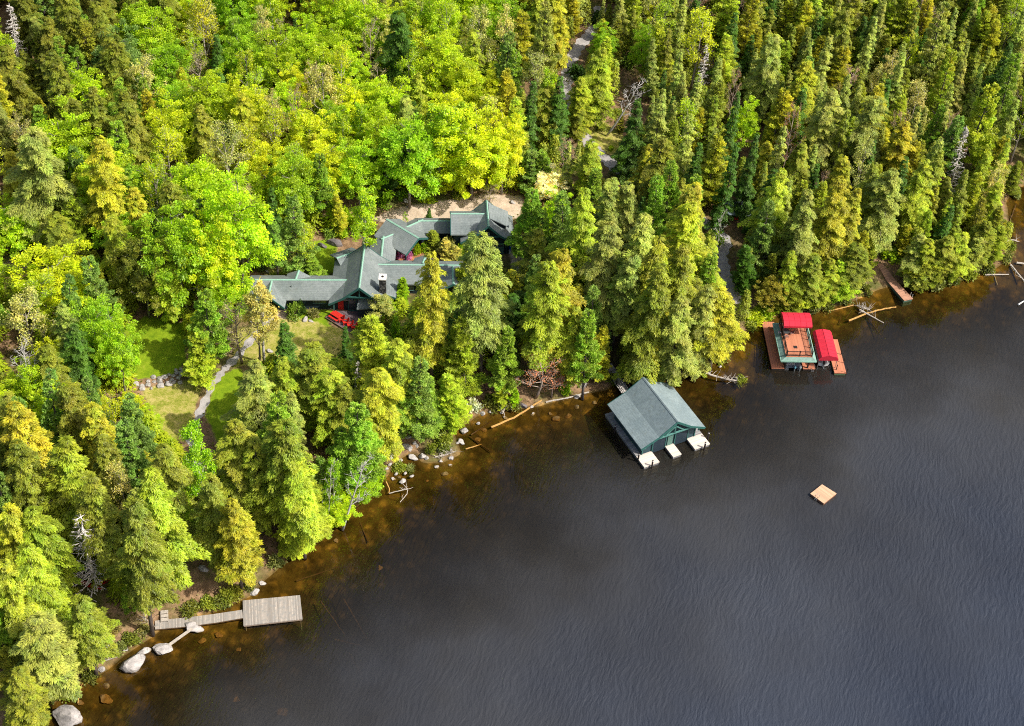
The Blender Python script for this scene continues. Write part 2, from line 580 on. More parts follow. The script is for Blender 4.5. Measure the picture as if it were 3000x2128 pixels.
def watermat():
    t = NT('lake_water')
    ds = t.n('Attribute', attribute_name='dist')
    d = ds.outputs['Fac']
    v = t.coord((1, 1, 1), (0, 0, R_(15)))
    big = t.noise(0.035, 4, 0.6, v)
    dist = t.n('TexNoise'); dist.inputs['Scale'].default_value = 0.12; dist.inputs['Detail'].default_value = 2
    t.l(v, dist.inputs['Vector'])
    dv = t.n('VectorMath', operation='MULTIPLY_ADD')
    t.l(dist.outputs['Color'], dv.inputs[0]); dv.inputs[1].default_value = (3.0, 3.0, 0); t.l(v, dv.inputs[2])
    sc = t.n('Mapping'); sc.inputs['Scale'].default_value = (1.0, 0.27, 1)
    t.l(dv.outputs[0], sc.inputs['Vector'])
    r1 = t.noise(2.0, 2, 0.45, sc.outputs[0], '2D')
    sc2 = t.n('Mapping'); sc2.inputs['Scale'].default_value = (1.0, 0.5, 1); sc2.inputs['Rotation'].default_value = (0, 0, 0.5)
    t.l(dv.outputs[0], sc2.inputs['Vector'])
    r2 = t.noise(3.6, 1, 0.5, sc2.outputs[0], '2D')
    h = t.math('ADD', r1, t.math('MULTIPLY', r2, 0.35))
    amp = t.n('MapRange'); amp.inputs[1].default_value = 5.0; amp.inputs[2].default_value = 42.0
    amp.inputs[3].default_value = 0.07; amp.inputs[4].default_value = 1.0
    t.l(d, amp.inputs[0])
    amp2 = t.math('MULTIPLY', amp.outputs[0], t.ramp(big, [(0.3, (0.62, 0.62, 0.62)), (0.62, (1.3, 1.3, 1.3))]))
    bp = t.n('Bump'); bp.inputs['Distance'].default_value = 0.15
    t.l(t.math('MULTIPLY', amp2, 0.75), bp.inputs['Strength'])
    t.l(h, bp.inputs['Height'])
    fr = t.n('Fresnel'); fr.inputs['IOR'].default_value = 1.45
    t.l(bp.outputs[0], fr.inputs['Normal'])
    gl = t.n('BsdfGlossy'); gl.inputs['Roughness'].default_value = 0.07
    gl.inputs[0].default_value = (0.93, 0.98, 1.0, 1)
    t.l(bp.outputs[0], gl.inputs['Normal'])
    tr = t.n('BsdfTransparent')
    tr.inputs[0].default_value = (0.90, 0.82, 0.58, 1)
    df = t.n('BsdfDiffuse')
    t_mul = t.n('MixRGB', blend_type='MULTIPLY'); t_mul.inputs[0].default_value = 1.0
    t.l(t.ramp(t.noise(0.022, 5, 0.62, t.coord((1, 0.6, 1), (0, 0, 0.5))), [(0.36, (0.72, 0.72, 0.74)), (0.64, (1.3, 1.3, 1.28))]), t_mul.inputs[2])  # sheen painted into the water colour as broad lighter and darker patches
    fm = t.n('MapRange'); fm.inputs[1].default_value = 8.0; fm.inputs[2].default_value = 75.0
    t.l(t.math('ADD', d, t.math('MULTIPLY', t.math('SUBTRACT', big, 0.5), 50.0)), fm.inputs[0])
    t.l(t.ramp(fm.outputs[0], [(0.0, (0.038, 0.031, 0.018)), (0.35, (0.044, 0.045, 0.049)), (1.0, (0.039, 0.048, 0.070))]), t_mul.inputs[1])  # brown inshore to blue offshore: sky glare painted into the water colour
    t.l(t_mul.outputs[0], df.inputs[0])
    t.l(bp.outputs[0], df.inputs['Normal'])
    body = t.n('MixShader')
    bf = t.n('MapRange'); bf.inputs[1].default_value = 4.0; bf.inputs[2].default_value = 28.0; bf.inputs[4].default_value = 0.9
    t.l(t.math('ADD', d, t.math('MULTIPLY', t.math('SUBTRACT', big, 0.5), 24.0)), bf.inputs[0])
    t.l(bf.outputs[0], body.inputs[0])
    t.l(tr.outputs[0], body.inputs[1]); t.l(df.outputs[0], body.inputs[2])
    mx = t.n('MixShader')
    t.l(fr.outputs[0], mx.inputs[0])
    t.l(body.outputs[0], mx.inputs[1]); t.l(gl.outputs[0], mx.inputs[2])
    return t.out(mx.outputs[0])


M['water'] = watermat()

# ------------------------------------------------------------------ world and sun
SUN_EL, SUN_AZ = R_(48), (0.95, -0.30)
w = bpy.data.worlds.new('World')
scn.world = w
w.use_nodes = True
nt = w.node_tree
nt.nodes.clear()
sky = nt.nodes.new('ShaderNodeTexSky')
sky.sky_type = 'NISHITA'
sky.sun_disc = False
sky.sun_elevation = SUN_EL
sky.sun_rotation = math.atan2(SUN_AZ[0], SUN_AZ[1])
sky.air_density, sky.dust_density, sky.ozone_density = 1.0, 4.5, 1.0
bg = nt.nodes.new('ShaderNodeBackground')
bg.inputs[1].default_value = 0.15
wo = nt.nodes.new('ShaderNodeOutputWorld')
nt.links.new(sky.outputs[0], bg.inputs[0])
nt.links.new(bg.outputs[0], wo.inputs[0])
sl = bpy.data.lights.new('sun', 'SUN')
sl.energy = 5.0
sl.angle = R_(0.6)
sl.color = (1.0, 0.95, 0.86)
so = bpy.data.objects.new('sun', sl)
col.objects.link(so)
sd = Vector((SUN_AZ[0] * math.cos(SUN_EL), SUN_AZ[1] * math.cos(SUN_EL), math.sin(SUN_EL)))
so.rotation_euler = sd.to_track_quat('Z', 'Y').to_euler()
so.location = (60, 100, 120)
scn.view_settings.view_transform = 'Standard'
scn.view_settings.look = 'None'
scn.view_settings.exposure = 0
scn.render.engine = 'CYCLES'
scn.cycles.max_bounces = 7
scn.cycles.transparent_max_bounces = 8
scn.cycles.diffuse_bounces = 3
scn.cycles.caustics_reflective = False
scn.cycles.caustics_refractive = False
scn.cycles.use_denoising = False
scn.cycles.pixel_filter_type = 'BLACKMAN_HARRIS'
scn.cycles.filter_width = 1.05
scn.cycles.sample_clamp_indirect = 4.0

# ------------------------------------------------------------------ ground and lake
def axis(a, b, step, lo, hi):
    core = list(np.arange(a, b, step))
    l, s, x = [], step, a
    while x > lo:
        s *= 1.35; x -= s; l.append(x)
    r, s, x = [], step, core[-1]
    while x < hi:
        s *= 1.35; x += s; r.append(x)
    return np.array(l[::-1] + core + r)


def grid(xs, ys):
    X, Y = np.meshgrid(xs, ys)
    P = np.stack([X.ravel(), Y.ravel()], 1)
    nx, ny = len(xs), len(ys)
    i = (np.arange(ny - 1)[:, None] * nx + np.arange(nx - 1)[None]).ravel()
    F = np.stack([i, i + 1, i + nx + 1, i + nx], 1)
    return P, F


def wpoly(pts):
    return [tuple(atg(x, y)[:2]) for x, y in pts]


def softmask(P, pts, sub):
    """1 inside the polygon, feathered about 1 m"""
    poly = wpoly(pts)
    m = np.zeros(len(P))
    A = np.array(poly)
    box = (P[:, 0] > A[:, 0].min() - 2) & (P[:, 0] < A[:, 0].max() + 2) & (P[:, 1] > A[:, 1].min() - 2) & (P[:, 1] < A[:, 1].max() + 2)
    Q = P[box]
    d = np.full(len(Q), 1e9)
    for k in range(len(A)):
        d = np.minimum(d, seg_d(Q, A[k], A[(k + 1) % len(A)]))
    s = np.where(inpoly(Q, poly), d, -d)
    m[box] = np.clip(0.5 + s / 2.0, 0, 1)
    return m


LAWN = [[(365, 960), (430, 925), (540, 950), (545, 1060), (500, 1100), (400, 1112), (370, 1060)],
        [(640, 1105), (700, 1075), (745, 1150), (740, 1290), (650, 1320), (600, 1215)],
        [(790, 805), (800, 765), (870, 715), (985, 700), (990, 800)],
        [(855, 908), (985, 908), (960, 945), (1010, 990), (900, 960)],
        [(2190, 915), (2240, 880), (2290, 885), (2270, 930), (2230, 950)]]
DRY = [[(415, 1140), (560, 1110), (600, 1115), (565, 1215), (580, 1300), (500, 1290), (440, 1200)],
       [(690, 970), (830, 920), (1000, 965), (1050, 985), (1080, 960), (1200, 905), (1250, 960), (1150, 1000), (980, 1080), (880, 1110), (760, 1060), (680, 1080)],
       [(780, 800), (790, 760), (850, 735), (930, 770), (930, 800)],
       [(1700, 360), (1760, 350), (1830, 400), (1830, 470), (1780, 450), (1730, 400)],
       [(1250, 1110), (1330, 1090), (1370, 1130), (1330, 1170), (1260, 1150)],
       [(215, 930), (270, 920), (275, 970), (220, 980)]]
SAND = [[(1085, 640), (1180, 605), (1300, 590), (1420, 570), (1535, 575), (1520, 640), (1420, 640), (1320, 645), (1230, 650), (1160, 662)],
        [(0, 765), (60, 745), (100, 760), (60, 800), (0, 800)],
        [(1490, 690), (1530, 690), (1535, 790), (1500, 800)],
        [(820, 905), (870, 905), (850, 935), (800, 930)]]
xs = axis(-112, 118, 0.75, -1500, 1500)
ys = axis(92, 305, 0.75, -250, 2200)
P, F = grid(xs, ys)
Z = terrain(P)
me = bpy.data.meshes.new('ground')
me.from_pydata(np.column_stack([P, Z]).tolist(), [], F.tolist())
zone = np.zeros((len(P), 4)); zone[:, 3] = 1
for ch, L in enumerate((LAWN, DRY, SAND)):
    for pl in L:
        zone[:, ch] = np.maximum(zone[:, ch], softmask(P, pl, 0))
ca = me.color_attributes.new('zone', 'FLOAT_COLOR', 'POINT')
ca.data.foreach_set('color', zone.ravel())
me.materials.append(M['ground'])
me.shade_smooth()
go = bpy.data.objects.new('ground', me)
col.objects.link(go)
tag(go, kind='structure')

xs = axis(-112, 118, 2.0, -1500, 1500)
ys = axis(80, 300, 2.0, -250, 2200)
P, F = grid(xs, ys)
me = bpy.data.meshes.new('lake_water')
me.from_pydata(np.column_stack([P, np.zeros(len(P))]).tolist(), [], F.tolist())
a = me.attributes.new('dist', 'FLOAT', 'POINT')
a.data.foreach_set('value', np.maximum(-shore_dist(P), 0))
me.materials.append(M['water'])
wo_ = bpy.data.objects.new('lake_water', me)
col.objects.link(wo_)
tag(wo_, kind='structure')


TRACKS = []


def strip(name, pts, width, mat, lift=0.05, n=14):
    """a path draped over the ground"""
    C = np.array([atg(x, y)[:2] for x, y in pts])
    t = np.linspace(0, len(C) - 1, n * (len(C) - 1) + 1)
    # catmull-rom
    Q = []
    for s in t:
        i = min(int(s), len(C) - 2); u = s - i
        p0, p1, p2, p3 = C[max(i - 1, 0)], C[i], C[i + 1], C[min(i + 2, len(C) - 1)]
        Q.append(0.5 * (2 * p1 + (p2 - p0) * u + (2 * p0 - 5 * p1 + 4 * p2 - p3) * u * u + (3 * p1 - p0 - 3 * p2 + p3) * u ** 3))
    Q = np.array(Q)
    T = np.gradient(Q, axis=0); T /= np.linalg.norm(T, axis=1)[:, None]
    N = np.stack([-T[:, 1], T[:, 0]], 1)
    TRACKS.append((Q[::4], width))
    cols = [-0.5, -0.25, 0, 0.25, 0.5]
    V = []
    for i in range(len(Q)):
        for c in cols:
            jit = 0.18 * math.sin(i * 1.3 + c * 9) + 0.12 * math.sin(i * 0.47 + c * 4)
            V.append(Q[i] + N[i] * (width * c + (jit if abs(c) == 0.5 else 0)))
    V = np.array(V)
    z = terrain(V) + lift
    k = len(cols)
    F = [(i * k + j, i * k + j + 1, (i + 1) * k + j + 1, (i + 1) * k + j) for i in range(len(Q) - 1) for j in range(k - 1)]
    F = [f[::-1] for f in F]
    me = bpy.data.meshes.new(name)
    me.from_pydata(np.column_stack([V, z]).tolist(), [], F)
    me.materials.append(mat)
    o = bpy.data.objects.new(name, me)
    col.objects.link(o)
    return tag(o, kind='structure')


strip('path', [(806, 922), (743, 990), (673, 1068), (630, 1117), (585, 1215), (560, 1290), (590, 1400)], 1.15, M['gravel'])
strip('road', [(1760, 20), (1739, 87), (1704, 127), (1673, 175), (1660, 240), (1665, 310), (1690, 370), (1725, 420), (1765, 460), (1815, 500), (1870, 545), (1960, 600), (2060, 650), (2120, 700), (2112, 760), (2135, 830), (2165, 890)], 2.3, M['gravel'])
# ------------------------------------------------------------------ lodge
def hat(p):
    return np.array([p[0], p[1], 0.0]) / (np.hypot(p[0], p[1]) + 1e-9)


def gable(root, r0, r1, zr, left, right, over=(0, 0), cap=True, wall=None, wz=None, t=0.22, cm='cap', rm='roof', wm='navy', winset=0.55, tin=(0.5, 0.5), fascia=(), gname='roof'):
    """pitched roof over a ridge r0->r1; left/right: rows (half width, drop, start, end) down each slope"""
    r0, r1 = np.array([*r0[:2], zr]), np.array([*r1[:2], zr])
    a = hat(r1 - r0); L = np.linalg.norm((r1 - r0)[:2])
    nl = np.array([-a[1], a[0], 0])
    mb = MB()
    for sg, rows in ((1, left), (-1, right)):
        rows = [(0, 0, -over[0], L + over[1])] + [(r[0], r[1], (r[2] if len(r) > 2 else -over[0]), (r[3] if len(r) > 3 else L + over[1])) for r in rows]
        for p, q in zip(rows[:-1], rows[1:]):
            mb.slab([r0 + a * p[2] + nl * sg * p[0] - (0, 0, p[1]), r0 + a * p[3] + nl * sg * p[0] - (0, 0, p[1]),
                     r0 + a * q[3] + nl * sg * q[0] - (0, 0, q[1]), r0 + a * q[2] + nl * sg * q[0] - (0, 0, q[1])], t)
    ro = mb.build(gname, M[rm], root)
    if cap:
        cb = MB()
        for sg, rows in ((1, left), (-1, right)):
            s = rows[0][1] / rows[0][0]
            p0, p1 = r0 - a * (over[0] + .02), r1 + a * (over[1] + .02)
            cb.slab([p0 + (0, 0, .06), p1 + (0, 0, .06), p1 + nl * sg * .17 + (0, 0, .06 - .17 * s), p0 + nl * sg * .17 + (0, 0, .06 - .17 * s)], .05)
        cb.build('ridge_cap', M[cm], ro)
    for end in fascia:
        fb = MB()
        for sg, rows in ((1, left), (-1, right)):
            rr = [(0, 0, -over[0], L + over[1])] + [(r[0], r[1], (r[2] if len(r) > 2 else -over[0]), (r[3] if len(r) > 3 else L + over[1])) for r in rows]
            for p, q in zip(rr[:-1], rr[1:]):
                tp, tq = (p[2] - .05, q[2] - .05) if end == 0 else (p[3] + .05, q[3] + .05)
                A_ = r0 + a * tp + nl * sg * p[0] - (0, 0, p[1] + .17)
                B_ = r0 + a * tq + nl * sg * q[0] - (0, 0, q[1] + .17)
                fb.bar(A_, B_, .09, .34)
        fb.build('fascia', M['teal'], ro)
    if wz is not None:
        # walls as one gabled prism under the roof
        def dropat(rows, x):
            rr = [(0, 0)] + [(r[0], r[1]) for r in rows]
            for p, q in zip(rr[:-1], rr[1:]):
                if x <= q[0] + 1e-6:
                    return p[1] + (q[1] - p[1]) * (x - p[0]) / (q[0] - p[0])
            return rr[-1][1]
        wl, wr = left[-1][0] - winset, right[-1][0] - winset
        prof = [(wl, dropat(left, wl))] + [(r[0], r[1]) for r in left[::-1] if r[0] < wl - .1] + [(0, 0)] + [(-r[0], r[1]) for r in right if r[0] < wr - .1] + [(-wr, dropat(right, wr))]
        poly = [(-wr, None), (wl, None)] + prof
        V = []
        for tt in (tin[0], L - tin[1]):
            for x, d in poly:
                z = wz if d is None else zr - d - t - .03
                V.append([*(r0 + a * tt + nl * x)[:2], z])
        n = len(poly)
        Fs = [tuple(range(n)), tuple(range(n, 2 * n))[::-1]] + [((i + 1) % n, i, i + n, (i + 1) % n + n) for i in range(n)]
        MB().add(V, [f[::-1] for f in Fs]).build('wall', M[wm], root)
    return dict(r0=r0, a=a, n=nl, L=L, roof=ro)


E0 = HZ
lc = at(1060, 880, E0)
lodge = empty('lodge', (lc[0], lc[1], E0), 'rambling dark lodge with grey shingle roofs and mint ridge caps in the forest clearing', 'house')
WR = 4.15   # wing ridge height over the floor
W2 = [(2.95, 1.68)]
g_lw = gable(lodge, at(729, 819, E0 + WR), at(1035, 820, E0 + WR), E0 + WR, W2, W2, wz=E0, tin=(.6, 0))
g_rw = gable(lodge, at(1092, 774, E0 + WR), at(1358, 777, E0 + WR), E0 + WR, W2, W2, wz=E0, tin=(0, .6))
# main gable with swept eaves
MR = 6.3
mr0, mr1 = at(1052, 843, E0 + MR), at(1068, 717, E0 + MR)
LM = np.linalg.norm((mr1 - mr0)[:2])
# ridge runs front to back: its left side is the photo's left
g_m = gable(lodge, mr0, mr1, E0 + MR, [(2.6, 2.35), (4.9, 3.75)], [(2.4, 2.2), (4.0, 3.1, 2.2, LM - .2), (5.6, 3.75, 2.2, LM - .6)],
            wz=E0, tin=(1.6, .5), winset=.8, fascia=(0, 1))
# low wing behind on the left of the main gable
gable(lodge, at(986, 756, E0 + 3.9), at(1050, 734, E0 + 3.9), E0 + 3.9, [(2.4, 1.1)], [(2.9, 1.35)], wz=E0, tin=(.5, 0))
# entry gable on the lake side of the left wing
gable(lodge, at(785, 868, E0 + WR - .1), at(796, 822, E0 + WR - .1), E0 + WR - .1, [(2.5, 1.5)], [(2.6, 1.75, -.6)], wz=E0, tin=(1.3, 0), fascia=(0,))
# small roof gables
for (x0, y0, x1, y1) in ((873, 799, 866, 818), (1245, 755, 1238, 772)):
    gable(lodge, at(x0, y0, E0 + WR - .1), at(x1, y1, E0 + WR - .1), E0 + WR - .1, [(1.9, 1.0)], [(1.9, 1.0)], over=(.6, 0))
gable(lodge, at(1329, 832, E0 + WR - .1), at(1326, 780, E0 + WR - .1), E0 + WR - .1, [(2.3, 1.4)], [(2.3, 1.4)], wz=E0, tin=(.9, 0), fascia=(0,))
# passage to the pavilion
W3 = [(2.1, 1.15)]
gable(lodge, at(1115, 768, E0 + 3.6), at(1123, 697.6, E0 + 3.6), E0 + 3.6, W3, [(2.2, 1.2)], wz=E0, over=(0, .5))
gable(lodge, at(1123, 697.6, E0 + 3.58), at(1176, 676, E0 + 3.58), E0 + 3.58, W3, [(2.2, 1.2)], wz=E0, over=(.4, 0), tin=(0, 0))
# open pavilion
PR = 4.4
g_p = gable(lodge, at(1133, 642, E0 + PR), at(1226.6, 697.6, E0 + PR), E0 + PR, [(3.1, 1.75)], [(3.1, 1.75)], over=(0, 0), fascia=(1,))
pf = MB()
a_, n_ = g_p['a'], g_p['n']
o_ = np.array([*g_p['r0'][:2], E0 + .06])
pf.par(o_ + a_ * .4 - n_ * 2.7, a_ * (g_p['L'] - .6), n_ * 5.4, (0, 0, .12))
pf.build('patio_floor', planks('patio_boards', (0.42, 0.19, 0.09), .14, math.atan2(n_[1], n_[0])), lodge)
for s in (-2.6, 2.6):
    for k in (.5, g_p['L'] * .5, g_p['L'] - .5):
        MB().box(o_ + a_ * k + n_ * s + (0, 0, .12), .22, .22, PR - 1.75 * 2.6 / 3.1 - .43, a_).build('post', M['navy'], lodge)
# passage to the garage
gable(lodge, at(1186.5, 667, E0 + 3.5), at(1232, 646.6, E0 + 3.5), E0 + 3.5, [(2.0, 1.05)], [(2.0, 1.05)], over=(0, .5), wz=E0 + .02, tin=(0, 0))
gable(lodge, at(1232, 646.6, E0 + 3.48), at(1330, 647, E0 + 3.48), E0 + 3.48, [(2.0, 1.05)], [(2.0, 1.05)], over=(.4, 0), wz=E0 + .02, tin=(0, 0))
# garage
GR = 6.9
gr0, gr1 = at(1431.5, 662, E0 + GR), at(1425.5, 587, E0 + GR)
LG = np.linalg.norm((gr1 - gr0)[:2])
g_g = gable(lodge, gr0, gr1, E0 + GR, [(2.1, 2.1), (4.5, 3.55)], [(2.1, 2.1), (4.5, 3.55)], wz=E0 + .01, tin=(1.1, 1.0), winset=.8, fascia=(0, 1))
gable(lodge, at(1321, 625.5, E0 + 6.4), at(1434, 626, E0 + 6.4), E0 + 6.4, [(3.0, 1.9)], [(3.1, 2.0)], wz=E0 + .03, tin=(.5, 0), fascia=(0,))
# shed dormer on the garage roof
a_, n_ = g_g['a'], g_g['n']
rb = g_g['r0']
d0, d1 = 2.2, 6.2
dm = MB()
dm.slab([rb + a_ * d0 - n_ * .3 - (0, 0, .18), rb + a_ * d1 - n_ * .3 - (0, 0, .18), rb + a_ * (d1) - n_ * 3.6 - (0, 0, 1.9), rb + a_ * (d0 - .2) - n_ * 3.6 - (0, 0, 1.9)], .16)
dr = dm.build('dormer_roof', M['roof'], lodge)
cw = MB()
cw.slab([rb + a_ * (d0 + .4) - n_ * .8 - (0, 0, .75), rb + a_ * (d1 - .4) - n_ * .8 - (0, 0, .75), rb + a_ * (d1 - .4) - n_ * 3.1 - (0, 0, 1.85), rb + a_ * (d0 + .4) - n_ * 3.1 - (0, 0, 1.85)], 1.1)
cw.build('dormer_wall', M['navy'], lodge)
# low roof beside the entrance
lr = MB()
q = [at(1050, 878, E0 + 2.9), at(1093, 873, E0 + 2.9), at(1110, 902, E0 + 2.0), at(1045, 906, E0 + 2.0)]
lr.slab(q, .2)
lr.build('porch_roof', M['roof'], lodge)
lw = MB()
q2 = [p * .88 + np.mean(q, 0) * .12 for p in q]
lw.prism([p[:2] for p in q2], E0, E0 + 1.85)
lw.build('porch_wall', M['navy'], lodge)
# chimney
ch = at(1121, 812, E0 + 6.5)
cu = g_m['n']
cb = MB().box((ch[0], ch[1], E0 + 3.2), 1.05, 1.25, 3.2, cu)
co_ = cb.build('chimney', M['stone'], lodge)
MB().box((ch[0], ch[1], E0 + 6.4), 1.25, 1.45, .16, cu).build('chimney_cap', M['mortar'], co_)
MB().cyl((ch[0], ch[1], E0 + 6.56), .2, .12, 10, .17).build('flue', M['black'], co_)
for (px, py, h) in ((854, 843, .35), (1248, 779, .35)):
    p = at(px, py, E0 + WR - .75)
    MB().cyl((p[0], p[1], E0 + WR - 1.2), .09, .55 + h, 8).build('roof_vent', M['metal'], lodge)


def onwall(px, py, P0, n):
    d = ray(px, py)
    t = np.dot(np.asarray(P0) - CO, n) / np.dot(d, n)
    return CO + d * t


def window(root, corners, P0, n, u, panes, fm='frame', gm='glass'):
    """corners: photo corners (left, top, right, bottom) on the wall through P0 with outward normal n"""
    A_ = onwall(corners[0], corners[3], P0, n); B_ = onwall(corners[2], corners[1], P0, n)
    wdt = abs(np.dot(B_ - A_, u)); hgt = B_[2] - A_[2]
    o = A_ - np.dot(A_ - P0, n) * np.asarray(n)
    fr = MB()
    th_ = .07
    for k in range(panes + 1):
        fr.par(o + u * (wdt * k / panes - th_ / 2) + n * .01, u * th_, n * .08, (0, 0, hgt))
    fr.par(o - u * th_ + n * .012 - (0, 0, th_), u * (wdt + 2 * th_), n * .1, (0, 0, th_))
    fr.par(o - u * th_ + n * .012 + (0, 0, hgt), u * (wdt + 2 * th_), n * .1, (0, 0, th_))
    f = fr.build('window', M[fm], root)
    MB().par(o + n * .004, u * wdt, n * .03, (0, 0, hgt)).build('pane', M[gm], f)
    return f


# lake-side wall of the left wing: half width 2.95-.55 in front of the ridge
a_, n_ = g_lw['a'], -g_lw['n']
PW = np.array([*(g_lw['r0'] + n_ * 2.4)[:2], E0])
window(lodge, (858, 875.5, 895, 886.5), PW, n_, a_, 3)
window(lodge, (918, 875.5, 955, 888), PW, n_, a_, 4)
a_, n_ = g_rw['a'], -g_rw['n']
PW2 = np.array([*(g_rw['r0'] + n_ * 2.4)[:2], E0])
window(lodge, (1170, 834, 1212, 850), PW2, n_, a_, 4)
# main gable front: wall 1.6 behind the overhang
a_, n_ = g_m['a'], -g_m['a']
um = -g_m['n']
PM = np.array([*(g_m['r0'] + a_ * 1.6)[:2], E0])
MB().par(PM + um * -3.6 + n_ * .015 + (0, 0, .1), um * .9, n_ * .04, (0, 0, 2.2)).build('red_panel', M['redpaint'], lodge)
f = MB()
for x in (-2.0, -.7, .6, 1.9):
    f.par(PM + um * x + n_ * .015, um * .14, n_ * .12, (0, 0, 2.5))
f.par(PM + um * -2.0 + n_ * .02 + (0, 0, 2.5), um * 4.04, n_ * .12, (0, 0, .16))
f.par(PM + um * -2.0 + n_ * .02 + (0, 0, .0), um * 4.04, n_ * .14, (0, 0, .10))
fo = f.build('window', M['teal'], lodge)
MB().par(PM + um * -1.95 + n_ * .005 + (0, 0, .1), um * 3.9, n_ * .03, (0, 0, 2.4)).build('pane', M['glass'], fo)
dd = MB().par(PM + um * .05 + n_ * .06 + (0, 0, .1), um * 1.0, n_ * .05, (0, 0, 2.1)).build('door', M['frame'], lodge)
MB().box(PM + um * .9 + n_ * .13 + (0, 0, 1.0), .08, .06, .2, um).build('handle', M['metal'], dd)
for s in (-4.1, 2.0):
    MB().box((g_m['r0'] + a_ * .3 + um * s + (0, 0, -MR))[:3], .24, .24, MR - (abs(s) * .92 if abs(s) < 2.6 else 3.35) - .3, um).build('post', M['teal'], lodge)
tr = MB()
tr.bar(g_m['r0'] + a_ * .2 + um * -2.2 - (0, 0, 2.3), g_m['r0'] + a_ * .2 + um * 2.0 - (0, 0, 2.2), .2)
tr.bar(g_m['r0'] + a_ * .2 - (0, 0, .4), g_m['r0'] + a_ * .2 - (0, 0, 2.3), .2)
tr.build('gable_truss', M['teal'], lodge)
# garage gable front beams
a_, um = g_g['a'], -g_g['n']
tr = MB()
tr.bar(g_g['r0'] + a_ * .3 + um * -2.6 - (0, 0, 2.55), g_g['r0'] + a_ * .3 + um * 2.6 - (0, 0, 2.55), .2)
tr.build('gable_truss', M['teal'], lodge)
PG = np.array([*(g_g['r0'] + a_ * 1.1)[:2], E0])
for x in (-2.9, .2):
    dd = MB().par(PG + um * x - a_ * .06 + (0, 0, .05), um * 2.6, -a_ * .05, (0, 0, 2.3)).build('garage_door', M['frame'], lodge)
    MB().par(PG + um * (x + .15) - a_ * .115 + (0, 0, 1.6), um * 2.3, -a_ * .02, (0, 0, .45)).build('pane', M['glass'], dd)
# courtyard wall lamp and foundation edge
MB().box(PM + um * -3.9 + n_ * .1 + (0, 0, 2.0), .2, .2, .25).build('wall_lamp', M['white'], lodge)
fd = MB()
a_, n_ = g_lw['a'], -g_lw['n']
fd.par(PW + n_ * .01 - (0, 0, .6) + a_ * .6, a_ * (g_lw['L'] - 1), n_ * .06, (0, 0, .75))
fd.build('foundation', M['stone'], lodge)

# folded umbrella beside the garage
p = atg(1494, 742)
u_ = empty('patio_umbrella', p, 'folded blue umbrella on a white stand beside the garage corner', 'umbrella')
MB().cyl(p, .3, .9, 10, .24).build('base', M['white'], u_)
MB().cyl(p + (0, 0, .9), .04, 1.6, 6).build('pole', M['metal'], u_)
fb = MB()
for k in range(9):
    t = k * .698
    q = p + (0, 0, 2.45)
    fb.add([q, q + (.42 * math.cos(t), .42 * math.sin(t), -1.5), q + (.2 * math.cos(t + .35), .2 * math.sin(t + .35), -1.35), q + (.42 * math.cos(t + .698), .42 * math.sin(t + .698), -1.5)], [(0, 1, 2), (0, 2, 3)])
fb.build('canopy', M['blue'], u_)

# ------------------------------------------------------------------ picnic deck with red furniture
DK = E0 + .25
dk = [at(954, 930, DK), at(984.5, 911, DK), at(1054, 912, DK), at(1068, 958, DK), at(1033, 979, DK)]
de = hat(dk[4] - dk[0])
dn = np.array([-de[1], de[0], 0])      # towards the house
dckc = np.mean(dk, 0)
deck = empty('picnic_deck', (dckc[0], dckc[1], DK), 'brown board deck with red furniture in front of the lodge entrance', 'deck')
b = MB(); b.slab(dk, .2)
b.build('deck_boards', planks('deck_boards', (0.135, 0.10, 0.11), .15, math.atan2(dn[1], dn[0]), .6), deck)
b = MB(); b.prism([(p * .97 + dckc * .03)[:2] for p in dk], DK - .9, DK - .205)
b.build('skirt', M['navy'], deck)
b = MB()
b.bar(dk[0] + (0, 0, .0), dk[4] + (0, 0, .0), .16, .12); b.bar(dk[4], dk[3], .16, .12); b.bar(dk[1], dk[0], .16, .12)
b.build('edge_board', paint('deck_edge', (0.22, 0.14, 0.12), .2, 4), deck)


def furniture_frame(loc, d):
    d = hat(d)
    return np.array([loc[0], loc[1], 0.0]), d, np.array([-d[1], d[0], 0])


tl = at(984.5, 922, DK + .75)
o, u, v = furniture_frame(tl, de)
o[2] = DK
pt = empty('picnic_table', o, 'red picnic table with two benches on the brown deck', 'table')
b = MB()
for k in range(5):
    b.par(o - u * .95 + v * (-.42 + k * .17) + (0, 0, .72), u * 1.9, v * .155, (0, 0, .045))
b.build('table_top', M['redpaint'], pt)
for s in (-1, 1):
    b = MB()
    for k in range(2):
        b.par(o - u * .95 + v * (s * .72 - .15 + k * .16) + (0, 0, .42), u * 1.9, v * .145, (0, 0, .045))
    b.build('bench', M['redpaint'], pt)
for s in (-.7, .7):
    b = MB()
    b.bar(o + u * s - v * .65, o + u * s + v * .0 - v * .3 + (0, 0, .72), .09, .05)
    b.bar(o + u * s + v * .65, o + u * s + v * .3 + (0, 0, .72), .09, .05)
    b.bar(o + u * s - v * .85 + (0, 0, .39), o + u * s + v * .85 + (0, 0, .39), .05, .09)
    b.build('trestle', M['redpaint'], pt)


